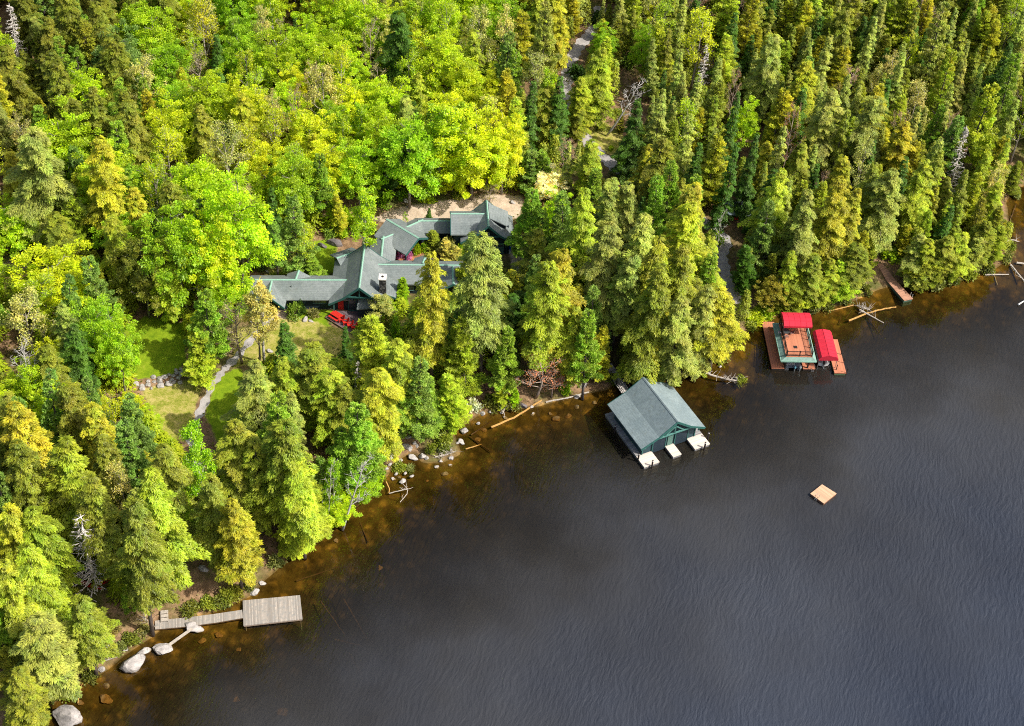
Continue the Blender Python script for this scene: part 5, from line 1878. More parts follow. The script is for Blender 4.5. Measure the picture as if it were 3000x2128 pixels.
def maple(seed, H=15., R=4.2):
    r = np.random.default_rng(seed)
    chains, ends, _ = limb_tree(r, H, R * .85, 9, .5, .22, 1)
    C, D, N, T, L = [], [], [], [], []
    M_ = 165
    ph = r.uniform(0, 6.28, 4)
    for i in range(M_):
        ct = 1 - 1.65 * (i + .5) / M_
        az = i * 2.39996 + r.uniform(-.3, .3)
        st = math.sqrt(max(0, 1 - ct * ct))
        lob = 1 + .16 * math.sin(3 * az + ph[0] + ct * 3) + .12 * math.sin(5 * az + ph[1] + ct * 5)
        f = r.uniform(.5, 1.08) * lob
        c = np.array([R * st * math.cos(az) * f, R * st * math.sin(az) * f, H * .56 + H * .41 * ct * f])
        out = np.array([st * math.cos(az), st * math.sin(az), ct])
        cr = R * r.uniform(.11, .22)
        k = int(r.uniform(95, 175))
        q = nrm(r.normal(size=(k, 3))) * (r.uniform(0, 1, (k, 1)) ** .45)
        pos = c + q * np.array([cr, cr, cr * .55])
        dd = q + out * .7 + r.normal(scale=.5, size=(k, 3)) + (0, 0, -.2)
        nn = np.array([0, 0, 1.0]) + out * .6 + r.normal(scale=.4, size=(k, 3))
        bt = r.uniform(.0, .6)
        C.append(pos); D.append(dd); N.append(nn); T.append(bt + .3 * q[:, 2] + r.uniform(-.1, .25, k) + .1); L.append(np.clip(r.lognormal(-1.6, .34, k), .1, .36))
    L = np.concatenate(L)
    V, tn = leaves(np.concatenate(C), np.concatenate(D), np.concatenate(N), L, L * .7, np.concatenate(T))
    return wood('trunk', chains), quadmesh('crown', V, tn, M['leaf_broad'])


def airy(seed, H=16., R=3.6, nmain=13, leaf=10, size=.26, spread=.9, first=.3):
    """half-leafed tree: limbs and twigs show through a haze of small leaves"""
    r = np.random.default_rng(seed)
    chains, ends, segs = limb_tree(r, H, R, nmain, spread, first, 2)
    C, T = [], []
    tw = []
    for e in ends:
        bt = r.uniform(.1, .7)
        for _ in range(4):
            d = r.normal(size=3); d[2] = abs(d[2]) * .8 + .1; d /= np.linalg.norm(d)
            l = R * r.uniform(.12, .28)
            tw.append(([e, e + d * l], [.022, .008], 3))
            k = leaf
            q = r.uniform(.1, 1.15, (k, 1))
            C.append(e + d * l * q + r.normal(scale=.16 * R / 3.6 + .06, size=(k, 3))); T.append(bt + r.uniform(-.15, .3, k))
    for s, e in segs:
        k = leaf
        q = r.uniform(.2, 1, (k, 1))
        C.append(s + (e - s) * q + r.normal(scale=.2, size=(k, 3))); T.append(r.uniform(.1, .8, k))
    C = np.concatenate(C); T = np.concatenate(T); k = len(C)
    L = r.uniform(.6, 1.3, k) * size
    V, tn = leaves(C, r.normal(size=(k, 3)) + (0, 0, -.3), r.normal(scale=.6, size=(k, 3)) + (0, 0, 1.), L, L * .65, T)
    return wood('trunk', chains + tw), quadmesh('crown', V, tn, M['leaf_broad'])


def dead_conifer(seed, H=15., R=2.4):
    r = np.random.default_rng(seed)
    ch = [([np.array([0, 0, z]) for z in np.linspace(0, H, 6)], np.linspace(.2, .03, 6), 6)]
    br = []
    for i in range(135):
        rel = r.uniform(.1, .98); z = H * rel; az = r.uniform(0, 6.28)
        ln = R * (1 - rel) ** .7 * r.uniform(.5, 1.2) + .3
        d = np.array([math.cos(az), math.sin(az), 0]); pp = np.array([-d[1], d[0], 0])
        o = np.array([0, 0, z])
        f = lambda q: o + d * ln * q + np.array([0, 0, -.35 * ln * q + .3 * ln * q * q])
        br.append(([f(0), f(.4), f(.75), f(1)], [.05, .04, .03, .015], 4))
        for _ in range(4):
            q = r.uniform(.3, .95)
            e = f(q) + pp * r.uniform(-.5, .5) * ln * .6 + d * .25 + np.array([0, 0, r.uniform(-.4, .05)])
            br.append(([f(q), e], [.035, .018], 3))
    return wood('trunk', ch), wood('branches', br)


def dead_tree(seed, H=16., R=2.6):
    r = np.random.default_rng(seed)
    chains, ends, segs = limb_tree(r, H, R, 9, 1.0, .35, 2)
    tw = []
    for e in ends:
        for _ in range(2):
            d = r.normal(size=3); d[2] = abs(d[2]); d /= np.linalg.norm(d)
            tw.append(([e, e + d * r.uniform(.4, 1.1)], [.028, .01], 3))
    return wood('trunk', chains[:1]), wood('branches', chains[1:] + tw)


def shrub(seed, R=1.0):
    r = np.random.default_rng(seed)
    C, T, Dn = [], [], []
    ch = []
    for i in range(24):
        az = r.uniform(0, 6.28); el = r.uniform(.15, 1.4); f = r.uniform(.45, 1)
        d = np.array([math.cos(az) * math.cos(el), math.sin(az) * math.cos(el), math.sin(el) * .95])
        c = d * R * f
        k = 40
        C.append(c + r.normal(scale=.2 * R, size=(k, 3)) * (1, 1, .7)); T.append(r.uniform(0, .6) + r.uniform(-.1, .3, k)); Dn.append(np.repeat(d[None], k, 0))
        ch.append(([np.array([0, 0, 0]), c * .5 + (0, 0, .1), c], [.035, .025, .01], 3))
    C = np.concatenate(C); k = len(C); C[:, 2] = np.maximum(C[:, 2], .03)
    L = r.uniform(.16, .34, k) * R ** .5
    V, tn = leaves(C, np.concatenate(Dn) + r.normal(scale=.7, size=(k, 3)), np.concatenate(Dn) * .6 + r.normal(scale=.4, size=(k, 3)) + (0, 0, .8), L, L * .6, np.concatenate(T))
    return wood('stems', ch), quadmesh('foliage', V, tn, M['leaf_broad'])


LIB = {
    'hemlock': [conifer(100 + i, 20, 3.0, 215 + 12 * (i % 3), (.10, .12, .16, .10, .22, .12, .14, .3)[i], 'hemlock') for i in range(8)],
    'slender': [conifer(200 + i, 18, 1.75, 170, (.08, .12, .2, .1, .15, .1)[i], 'slender') for i in range(6)],
    'fir': [conifer(300 + i, 16, 2.3, 190, .05, 'fir') for i in range(3)],
    'cedar': [conifer(350 + i, 14, 1.9, 190, .06, 'cedar') for i in range(4)],
    'pine': [conifer(400 + i, 20, 3.4, 130, (.12, .2, .1, .3, .15)[i], 'pine') for i in range(5)],
    'maple': [maple(500 + i, 15, 4.2) for i in range(7)],
    'airy': [airy(600 + i, 16, 3.6, 13, 9, .27, .9 + .15 * (i % 3), .28) for i in range(5)],
    'birch': [airy(650 + i, 17, 2.7, 14, 20, .27, 1.1, .35) for i in range(4)],
    'bare': [airy(700 + i, 15, 3.4, 13, 3, .16, .9, .25) for i in range(4)],
    'deadspruce': [dead_conifer(750 + i) for i in range(3)],
    'deadtree': [dead_tree(780 + i) for i in range(3)],
    'shrub': [shrub(800 + i) for i in range(5)],
}
HREF = dict(hemlock=20, slender=18, fir=16, cedar=14, pine=20, maple=15, airy=16, birch=17, bare=15, deadspruce=15, deadtree=16, shrub=1.0)
RREF = dict(hemlock=3.0, slender=1.75, fir=2.3, cedar=1.9, pine=3.4, maple=4.2, airy=4.2, birch=3.2, bare=4.0, deadspruce=2.4, deadtree=3.0, shrub=1.1)
NAME = dict(hemlock='hemlock_tree', slender='spruce_tree', fir='fir_tree', cedar='cedar_tree', pine='pine_tree', maple='maple_tree', airy='budding_tree', birch='birch_tree', bare='bare_tree', deadspruce='dead_spruce', deadtree='dead_tree', shrub='shrub')
NOUN = dict(hemlock='hemlock', slender='spruce', fir='fir', cedar='cedar', pine='white pine', maple='broadleaf tree', airy='half-leafed tree', birch='birch', bare='twiggy bare tree', deadspruce='dead spruce', deadtree='dead tree', shrub='shrub')
TONE = {
    'olive': ((0.125, 0.14, 0.022), 'olive-green'), 'golden': ((0.195, 0.195, 0.022), 'golden-olive'), 'yellow': ((0.172, 0.205, 0.024), 'yellow-green'),
    'grey': ((0.165, 0.185, 0.06), 'grey-green'), 'deep': ((.04, .085, .014), 'deep green'), 'lime': ((0.27, 0.37, 0.01), 'lime-green'),
    'ylime': ((0.36, 0.41, 0.012), 'yellow-lime'), 'bright': ((0.205, 0.335, 0.012), 'vivid green'), 'teal': ((0.12, 0.19, 0.055), 'blue-green'),
    'pineg': ((0.14, 0.215, 0.032), 'fresh green'), 'pale': ((.34, .35, .12), 'pale green'), 'tan': ((0.38, 0.36, 0.13), 'tan-yellow'),
    'pink': ((.42, .25, .17), 'pinkish'), 'red': ((.46, .19, .12), 'red-budding'), 'silver': ((.5, .5, .48), 'silver-grey'), 'white': ((.8, .72, .62), 'white-blossomed'), 'brown': ((0.21, 0.195, 0.07), 'brownish'),
}
BARK = dict(hemlock=(.16, .13, .11), slender=(.2, .17, .14), fir=(.12, .10, .09), cedar=(.2, .17, .14), pine=(.15, .13, .12), maple=(.25, .23, .2), airy=(.46, .41, .36), birch=(.62, .58, .54), bare=(.45, .36, .30), deadspruce=(.8, .74, .7), deadtree=(.72, .69, .65), shrub=(.2, .14, .1))
GRP = dict(hemlock='hemlocks of the lakeside forest', slender='slender spruces of the forest', fir='dark firs of the forest', cedar='cedars of the forest', pine='white pines of the forest', maple='spring-green broadleaf trees', airy='half-leafed trees of the forest', birch='birches of the forest', bare='bare twiggy trees of the forest', deadspruce='dead grey spruces', deadtree='bleached dead trees', shrub='shrubs along the banks and clearings')
COUNT = {}


def plant(kind, xy, h, rad, tone, trunk_tone=None, label=None, px=None, z=None, var=None, dim=1.0):
    i = (COUNT.get(kind, 0)) if var is None else var
    COUNT[kind] = COUNT.get(kind, 0) + 1
    tm, cm = LIB[kind][i % len(LIB[kind])]
    g = th(xy[0], xy[1]) if z is None else z
    root = bpy.data.objects.new(NAME[kind], None)
    root.empty_display_size = .5
    root.location = (xy[0], xy[1], max(g, -.3) - .12)
    sz = h / HREF[kind]
    sxy = rad / RREF[kind]
    root.scale = (sxy * rng.uniform(.94, 1.06), sxy * rng.uniform(.94, 1.06), sz)
    root.rotation_euler = (rng.normal(scale=.012), rng.normal(scale=.012), rng.uniform(0, 6.28))
    col.objects.link(root)
    c = np.array(TONE[tone][0]) * ((1.8 if tone == 'bright' else 2.2 if tone in ('pineg', 'lime', 'teal') else 2.75) if kind in ('hemlock', 'slender', 'cedar', 'pine', 'fir') else 2.0) * dim * rng.uniform(.86, 1.14) * (1 + rng.normal(scale=.03, size=3))
    bk = np.array(BARK[kind]) * rng.uniform(.8, 1.2)
    dead = kind.startswith('dead')
    wn = 'stems' if kind == 'shrub' else 'trunk'
    cn = 'branches' if dead else ('foliage' if kind == 'shrub' else 'crown')
    for nm, me, cc in ((wn, tm, bk), (cn, cm, bk if dead else c)):
        o = bpy.data.objects.new(nm, me)
        o.parent = root
        o.color = (*[float(max(.004, v)) for v in cc], 1)
        col.objects.link(o)
    size = 'low' if h < 3 else 'small' if h < 9 else 'mid-height' if h < 16 else 'tall' if h < 24 else 'towering'
    if kind == 'shrub':
        size = 'low' if h < 1.6 else 'big'
    cat = 'shrub' if kind == 'shrub' else 'tree'
    tw_ = TONE[tone][1] if not dead else 'grey' if kind == 'deadspruce' else 'bleached'
    if px is None:
        px = proj([xy[0], xy[1], g + h * .8])
    if label:
        tag(root, label, cat, GRP[kind])
    else:
        reg(root, size, tw_, NOUN[kind], px, cat, GRP[kind])
    PLANTED.append((xy[0], xy[1], rad))
    return root


PLANTED = []


def tree(kind, ax, ay, h, wpx, tone, label=None, var=None):
    """tree whose top stands at this spot of the photo"""
    p = atg(ax, ay, h)
    rg = np.linalg.norm(p - CO)
    rad = (wpx * (.93 if kind == 'hemlock' else .92 if kind in ('pine', 'cedar') else 1) / 2) / (FPX / rg) if wpx else RREF[kind] * h / HREF[kind]
    return plant(kind, p[:2], h, rad, tone, label=label, px=np.array([ax, ay + 30]), var=var)


THIN = []
for t_ in [
    # lower left shore
    ('hemlock', 60, 1285, 22, 150, 'olive'), ('hemlock', 172, 1300, 22, 175, 'yellow'), ('hemlock', 84, 1500, 20, 150, 'yellow'), ('hemlock', 25, 1475, 20, 140, 'golden'),
    ('hemlock', 367, 1452, 28, 145, 'olive', None, 7), ('hemlock', 437, 1366, 27, 155, 'yellow', None, 4), ('hemlock', 676, 1462, 19, 130, 'golden', None, 4), 
    ('hemlock', 800, 1235, 24, 155, 'olive'), ('hemlock', 872, 1350, 20, 135, 'yellow', None, 7), ('hemlock', 740, 1290, 19, 150, 'olive'), ('hemlock', 905, 1410, 13, 120, 'yellow'),
    ('birch', 573, 1230, 23, 125, 'bright'), ('pine', 1035, 1172, 20, 160, 'pineg', None, 3), ('pine', 1010, 1250, 13, 120, 'pineg'), ('birch', 968, 1325, 14, 75, 'bright'), ('birch', 940, 1340, 13, 75, 'pineg'),
    ('maple', 1055, 1385, 5, 110, 'bright'), ('maple', 985, 1460, 5, 110, 'lime'), ('maple', 905, 1500, 5, 100, 'lime'), ('hemlock', 840, 1495, 9, 100, 'yellow'),
    ('hemlock', 112, 1795, 17.5, 190, 'grey'), ('hemlock', 92, 1590, 20, 140, 'yellow'), ('hemlock', 12, 1640, 20, 140, 'yellow'), ('airy', 42, 1690, 14, 110, 'pale'), ('hemlock', 225, 1745, 17, 125, 'olive'), ('hemlock', 45, 1950, 14, 130, 'olive'),
    ('hemlock', 270, 1390, 21, 140, 'olive'), ('hemlock', 480, 1290, 21, 140, 'olive'), ('pine', 500, 1340, 17, 120, 'teal'), ('hemlock', 620, 1380, 19, 130, 'olive'), ('airy', 340, 1358, 16, 125, 'tan'),
    ('maple', 480, 1420, 14, 120, 'bright'), ('hemlock', 690, 1230, 20, 160, 'olive'),
    # lawn hollow and path
    ('cedar', 577, 985, 9.5, 92, 'yellow'), ('pine', 592, 850, 16, 135, 'pineg'), ('maple', 505, 590, 23, 185, 'bright'), ('maple', 668, 520, 25, 215, 'lime'), ('maple', 565, 455, 19, 165, 'lime'), ('maple', 660, 790, 12, 115, 'lime'),
    ('maple', 610, 640, 20, 150, 'ylime'), ('hemlock', 470, 700, 17, 120, 'yellow'), ('maple', 400, 700, 16, 150, 'olive'), ('birch', 752, 818, 17, 130, 'tan'), ('bare', 690, 880, 13, 170, 'tan'), ('bare', 745, 880, 13, 130, 'tan'),
    ('fir', 835, 940, 12.5, 82, 'deep'), ('fir', 1019, 962, 9, 46, 'deep'), ('hemlock', 745, 1058, 18, 140, 'grey'), ('hemlock', 908, 1000, 17, 150, 'olive'), ('hemlock', 840, 1060, 15, 130, 'yellow'), ('cedar', 1105, 938, 17, 120, 'yellow'),
    ('hemlock', 1060, 985, 14, 110, 'yellow'), ('hemlock', 1100, 1065, 18, 140, 'golden'), ('hemlock', 985, 1090, 15, 140, 'yellow'), ('hemlock', 1010, 1130, 14, 130, 'olive'), ('deadspruce', 230, 1505, 15.5, 140, 'silver', 'big grey dead spruce standing behind the blue kayak', 1), ('deadspruce', 1047, 1056, 11, 45, 'silver'), ('hemlock', 1170, 990, 17, 130, 'yellow'),
    ('maple', 150, 742, 13, 215, 'ylime'), ('airy', 60, 860, 15, 170, 'pale'), ('airy', 110, 800, 13, 150, 'lime'), ('hemlock', 215, 948, 16, 110, 'deep'), ('maple', 322, 915, 17, 112, 'bright'), ('maple', 300, 975, 12, 90, 'lime'),
    ('deadtree', 40, 965, 18, 110, 'silver'), ('deadtree', 62, 1015, 15, 70, 'silver'), ('pine', 252, 1105, 13, 95, 'teal'), ('pine', 372, 1150, 16, 130, 'teal'), ('pine', 366, 1248, 18, 140, 'teal'), ('airy', 320, 1150, 13, 95, 'ylime'),
    ('hemlock', 205, 1118, 18, 105, 'olive'), ('hemlock', 58, 1165, 21, 150, 'golden'), ('maple', 140, 1120, 13, 130, 'lime'), ('hemlock', 290, 1265, 19, 110, 'olive'), ('hemlock', 150, 1010, 15, 110, 'olive'), ('maple', 90, 1060, 13, 120, 'lime'),
    # behind the lodge on the left
    ('pine', 858, 552, 17, 115, 'teal'), ('pine', 803, 640, 13, 75, 'teal'), ('airy', 888, 652, 11, 85, 'ylime'), ('birch', 1052, 552, 17, 112, 'lime'), ('cedar', 922, 748, 5, 52, 'pineg'), ('fir', 1257, 611, 3.2, 22, 'deep'), ('airy', 1188, 622, 4, 26, 'lime'),
    # upper left forest
    ('hemlock', 95, 362, 24, 175, 'grey'), ('maple', 175, 330, 17, 175, 'lime'), ('hemlock', 277, 402, 24, 140, 'golden'), ('hemlock', 165, 618, 13, 110, 'olive'), ('bare', 480, 465, 14, 85, 'tan'), ('airy', 655, 352, 19, 170, 'pale'),
    ('hemlock', 268, 246, 20, 110, 'olive'), ('hemlock', 368, 282, 20, 100, 'olive'), ('maple', 335, 88, 17, 140, 'teal'), ('maple', 230, 195, 16, 130, 'lime'), ('airy', 402, 168, 16, 140, 'tan'), ('bare', 168, 255, 12, 95, 'pink'), ('deadspruce', 18, 8, 15, 65, 'silver'),
    ('bare', 912, 178, 14, 90, 'pink'), ('bare', 862, 248, 15, 80, 'pink'), ('airy', 770, 8, 18, 90, 'tan'), ('bare', 815, 50, 12, 60, 'tan'), ('fir', 862, 48, 12, 40, 'deep'), ('hemlock', 330, 640, 17, 120, 'yellow'), ('maple', 20, 590, 13, 130, 'lime'),
    ('maple', 600, 215, 17, 150, 'lime'), ('maple', 700, 230, 16, 140, 'ylime'), ('airy', 800, 300, 16, 120, 'ylime'), ('maple', 905, 320, 15, 150, 'ylime'), ('maple', 480, 290, 16, 130, 'ylime'), ('maple', 950, 420, 14, 150, 'ylime'), ('airy', 860, 420, 14, 130, 'lime'),
    ('hemlock', 580, 300, 17, 90, 'olive'), ('maple', 770, 420, 13, 130, 'ylime'), ('maple', 725, 500, 12, 110, 'lime'),
    # upper middle
    ('hemlock', 1182, 42, 19, 105, 'deep', None, 7), ('maple', 1292, 98, 18, 175, 'lime'), ('birch', 1275, 292, 20, 170, 'lime'), ('maple', 1200, 340, 19, 190, 'bright'), ('maple', 1392, 318, 19, 190, 'ylime'), ('maple', 1483, 318, 18, 130, 'ylime'), ('maple', 1150, 430, 10, 150, 'deep'), ('maple', 1120, 320, 15, 120, 'lime'),
    ('maple', 1230, 445, 8.5, 140, 'lime'), ('maple', 1330, 455, 8, 140, 'ylime'), ('maple', 1430, 435, 8.5, 130, 'ylime'), ('hemlock', 1612, 250, 13, 85, 'olive'), ('hemlock', 1705, 225, 13, 90, 'yellow'), ('hemlock', 1695, 300, 8, 70, 'olive'), ('maple', 1050, 410, 15, 130, 'lime'),
    ('fir', 1557, 238, 17, 72, 'deep'), ('fir', 1650, 232, 16, 78, 'deep'), ('fir', 1870, 288, 17, 80, 'deep'), ('maple', 1778, 70, 11, 75, 'bright'), ('hemlock', 1760, 138, 17, 105, 'yellow'),
    ('pine', 1560, 440, 9, 110, 'teal'), ('pine', 1600, 440, 9, 100, 'pineg'), ('bare', 1665, 398, 9, 95, 'pink'), ('hemlock', 1742, 418, 14, 85, 'yellow'), ('bare', 1440, 540, 5, 95, 'tan'), ('pine', 1560, 545, 16, 120, 'pineg'), ('pine', 1600, 600, 14, 100, 'pineg'), ('hemlock', 1712, 538, 24, 130, 'yellow'),
    ('pine', 1605, 0, 22, 100, 'grey'), ('airy', 1400, 10, 19, 130, 'pale'), ('airy', 1480, 30, 18, 110, 'tan'), ('maple', 1640, 560, 12, 90, 'lime'), ('airy', 1580, 150, 17, 110, 'pale'), ('airy', 1310, 0, 20, 120, 'lime'),
    ('airy', 1000, 130, 18, 110, 'ylime'), ('bare', 1085, 60, 17, 100, 'tan'), ('hemlock', 1220, 210, 14, 80, 'yellow'), ('birch', 1600, 200, 16, 80, 'lime'), ('maple', 1900, 70, 13, 70, 'bright'),
    # in front of the lodge and along the middle shore
    ('hemlock', 1271, 733, 27, 125, 'golden', None, 4), ('hemlock', 1432, 672, 30, 150, 'grey', None, 7), ('cedar', 1373, 936, 16, 98, 'yellow'), ('pine', 1385, 702, 12, 105, 'yellow'), ('pine', 1350, 845, 14, 110, 'teal'), ('pine', 1479, 960, 14, 115, 'pineg'), ('pine', 1540, 842, 12, 90, 'pineg'),
    ('pine', 1736, 918, 18, 112, 'pineg'), ('hemlock', 1617, 762, 25, 165, 'yellow'), ('hemlock', 1650, 735, 25, 140, 'golden'), ('hemlock', 1692, 898, 17, 110, 'yellow'), ('pine', 1748, 842, 16, 110, 'teal'), ('hemlock', 1830, 728, 21, 140, 'grey'), ('hemlock', 1918, 768, 25, 130, 'olive'),
    ('hemlock', 1945, 700, 25, 140, 'golden'), ('hemlock', 1912, 912, 15, 105, 'golden'), ('hemlock', 1945, 972, 9, 95, 'olive'), ('hemlock', 2000, 862, 20, 130, 'grey'), ('hemlock', 1955, 898, 15, 105, 'golden'), ('hemlock', 2008, 712, 24, 130, 'olive'), ('hemlock', 2130, 838, 18, 140, 'golden'), ('hemlock', 2085, 820, 20, 120, 'grey'), ('hemlock', 2088, 690, 14, 100, 'yellow'), ('hemlock', 2060, 900, 14, 100, 'yellow'),
    ('hemlock', 1765, 640, 24, 130, 'grey'), ('hemlock', 1890, 620, 25, 150, 'grey'), ('hemlock', 2030, 600, 24, 140, 'golden'),
    ('fir', 1265, 1118, 10, 105, 'pineg'), ('cedar', 1327, 1104, 11, 88, 'yellow'), ('pine', 1222, 1054, 16, 130, 'teal'), ('cedar', 1478, 1124, 5, 44, 'yellow'), ('cedar', 1510, 1140, 4, 30, 'bright'), ('bare', 1580, 1036, 9.5, 185, 'red', 'red-budding twiggy maple leaning over the shore left of the boathouse'), ('bare', 1625, 1070, 7, 110, 'red', 'smaller red-budding maple between the pine and the larger red maple'),
    ('hemlock', 1180, 1130, 10, 100, 'pineg'), ('hemlock', 1500, 860, 10, 80, 'deep'), ('pine', 1450, 880, 12, 100, 'teal'), ('cedar', 1155, 925, 7, 32, 'bright'),
    ('birch', 1112, 866, 6, 95, 'pale', 'pale feathery birch standing over the right corner of the picnic deck'), ('maple', 1135, 888, 3.5, 55, 'lime'), ('cedar', 1178, 818, 5, 40, 'bright'),
    # courtyard
    ('cedar', 1272, 682, 4.2, 50, 'olive'), ('cedar', 1310, 695, 4, 45, 'brown'), ('cedar', 1335, 715, 3, 40, 'brown'),
    # right shore and spruce woods
    ('cedar', 2200, 722, 10, 62, 'deep'), ('maple', 2272, 812, 7, 88, 'golden'), ('deadtree', 2122, 605, 13, 60, 'silver'), ('pine', 2772, 18, 22, 125, 'grey'), ('pine', 2897, 242, 22, 135, 'yellow'), ('pine', 2800, 140, 20, 90, 'yellow'), ('pine', 2990, 150, 20, 90, 'pineg'),
    ('deadspruce', 2845, 368, 16, 62, 'silver'), ('deadspruce', 2075, 128, 15, 52, 'silver'), ('bare', 2332, 308, 17, 88, 'red'), ('bare', 2420, 492, 12, 62, 'pink'), ('maple', 2450, 575, 11, 72, 'lime'), ('airy', 2540, 420, 15, 115, 'pale'), ('maple', 2198, 290, 13, 85, 'lime'),
    ('fir', 2160, 254, 19, 55, 'deep'), ('fir', 2155, 414, 19, 60, 'deep'), ('fir', 2210, 380, 19, 60, 'deep'), ('hemlock', 2372, 186, 17, 115, 'golden'), ('hemlock', 2650, 352, 18, 110, 'golden'), ('hemlock', 2440, 255, 20, 110, 'grey'), ('hemlock', 2545, 275, 20, 110, 'grey'), ('bare', 2790, 320, 12, 80, 'pink'), ('bare', 2165, 195, 14, 70, 'pink'),
    ('hemlock', 2290, 490, 20, 110, 'yellow'), ('hemlock', 2630, 500, 18, 110, 'grey'), ('hemlock', 2720, 470, 18, 100, 'yellow'), ('cedar', 2350, 800, 8, 80, 'yellow'), ('cedar', 2410, 800, 7, 70, 'yellow'), ('cedar', 2980, 470, 8, 40, 'olive'),
    ('cedar', 2480, 770, 8, 75, 'yellow'), ('hemlock', 2525, 715, 11, 90, 'olive'), ('cedar', 2520, 735, 9, 60, 'grey'), ('cedar', 2700, 760, 6, 60, 'olive'), ('hemlock', 2695, 690, 10, 80, 'grey'), ('hemlock', 2725, 700, 10, 85, 'yellow'), ('cedar', 2755, 735, 8, 60, 'olive'),
    ('hemlock', 2790, 690, 10, 85, 'olive'), ('hemlock', 2835, 680, 10, 85, 'yellow'), ('cedar', 2870, 690, 8, 60, 'grey'), ('hemlock', 2900, 650, 10, 85, 'olive'), ('cedar', 2930, 660, 8, 56, 'yellow'), ('cedar', 2935, 600, 9, 50, 'olive'), ('hemlock', 2925, 540, 11, 70, 'yellow'), ('cedar', 2310, 830, 6, 70, 'olive'),
    ('hemlock', 2440, 760, 10, 80, 'yellow'), ('hemlock', 2380, 740, 12, 80, 'olive'), ('hemlock', 2330, 745, 12, 85, 'yellow'),
]:
    k_, ax, ay, h_, w_, tn_ = t_[:6]
    if k_ in ('deadspruce', 'deadtree', 'bare', 'birch', 'fir') and not (ay < 520 and k_ in ('bare', 'birch')):
        THIN.append((ax, ay, h_ * (1 if k_ in ('deadspruce', 'deadtree') or ay > 800 else .45), w_))
    tree(k_, ax, ay, h_, w_, tn_, t_[6] if len(t_) > 6 else None, t_[7] if len(t_) > 7 else None)
for ax, ay, h_, w_, lab, tilt in ((1842, 195, 15, 100, 'tall silver-barked bare tree leaning right beside the gravel road bend', .28), (1022, 1312, 17, 120, 'bleached bare tree leaning over the bank in front of the fresh green pine', .2), (962, 1330, 15, 60, 'slender bleached tree curving up left of the leaning bleached tree', .1)):
    o = tree('deadtree', ax - 60 * tilt / .28 * .7, ay, h_, w_, 'silver', lab)
    o.rotation_euler = (0, tilt, 0)
    THIN.append((ax, ay, h_ * 1.1, w_ * .8))
o = tree('maple', 1612, 500, 7, 95, 'white', 'white-blossoming small tree above the green pines right of the garage')

# ------------------------------------------------------------------ fill the rest of the forest
KEEP = [
    [(728, 800), (860, 785), (985, 695), (1065, 710), (1110, 655), (1130, 635), (1230, 632), (1320, 632), (1425, 580), (1500, 612), (1512, 790), (1370, 740), (1365, 830), (1240, 850), (1160, 880), (1075, 965), (1035, 985), (950, 935), (830, 935), (728, 870)],
    LAWN[0], LAWN[1], LAWN[2], LAWN[3], DRY[0],
    [(690, 990), (830, 920), (1000, 965), (1045, 990), (1000, 1000), (900, 1050), (760, 1040), (680, 1060)],
    [(385, 1135), (480, 1090), (560, 1070), (570, 1120), (440, 1155)],
    [(560, 1230), (600, 1110), (740, 985), (815, 915), (830, 925), (700, 1060), (620, 1200)],
    [(1085, 645), (1180, 605), (1300, 590), (1420, 572), (1530, 580), (1515, 640), (1400, 600), (1300, 640), (1150, 655)],
    [(1655, 230), (1665, 170), (1700, 105), (1745, 80), (1735, 140), (1690, 200)],
    [(1680, 365), (1720, 350), (1830, 400), (1830, 450), (1860, 530), (1830, 540), (1760, 490), (1720, 430)],
    [(530, 1500), (600, 1480), (660, 1560), (715, 1680), (690, 1740), (540, 1760), (500, 1720)],
    [(330, 1800), (420, 1830), (560, 1760), (720, 1740), (700, 1790), (440, 1870), (350, 1900)],
    [(190, 1690), (330, 1690), (350, 1760), (260, 1760)],
    [(1330, 1110), (1420, 1085), (1560, 1140), (1530, 1200), (1400, 1230), (1360, 1170)],
    [(1120, 1290), (1260, 1260), (1330, 1280), (1340, 1330), (1180, 1420), (1120, 1400)],
    [(2105, 720), (2130, 640), (2130, 610), (2180, 610), (2210, 650), (2180, 700), (2140, 720), (2150, 880), (2175, 900), (2130, 900)],
    [(2190, 915), (2260, 890), (2290, 900), (2240, 960)],
    [(0, 770), (60, 750), (90, 765), (60, 800), (0, 800)],
    [(2570, 760), (2610, 770), (2690, 890), (2640, 890), (2585, 810)],
    [(1790, 1085), (1830, 1085), (1870, 1160), (1830, 1160)],
    [(1500, 690), (1530, 690), (1530, 800), (1505, 800)],
    [(60, 2128), (150, 2080), (215, 2045), (270, 1985), (340, 1935), (440, 1885), (480, 1840), (700, 1755), (770, 1690), (860, 1620), (950, 1550), (1050, 1478), (1120, 1436), (1150, 1395), (1330, 1352), (1370, 1265), (1420, 1238), (1500, 1215), (1580, 1190), (1700, 1165), (1800, 1150),
     (1880, 1112), (1970, 1120), (2060, 1095), (2110, 1065), (2150, 1040), (2190, 1000), (2210, 955), (2280, 925), (2400, 925), (2500, 900), (2560, 875), (2610, 840), (2680, 848), (2780, 845), (2860, 808), (2935, 785), (2972, 750), (2962, 650), (2950, 600), (2968, 565), (3060, 540), (3400, 540), (3400, 2600), (0, 2600)],
]
KEEP.append([(175, 1560), (230, 1505), (300, 1560), (320, 1720), (180, 1720)])
for t_ in THIN:
    ax, ay, h_, w_ = t_
    KEEP.append([(ax - w_ * .3, ay), (ax + w_ * .3, ay), (ax + w_ * .35, ay + h_ * 7), (ax - w_ * .35, ay + h_ * 7)])
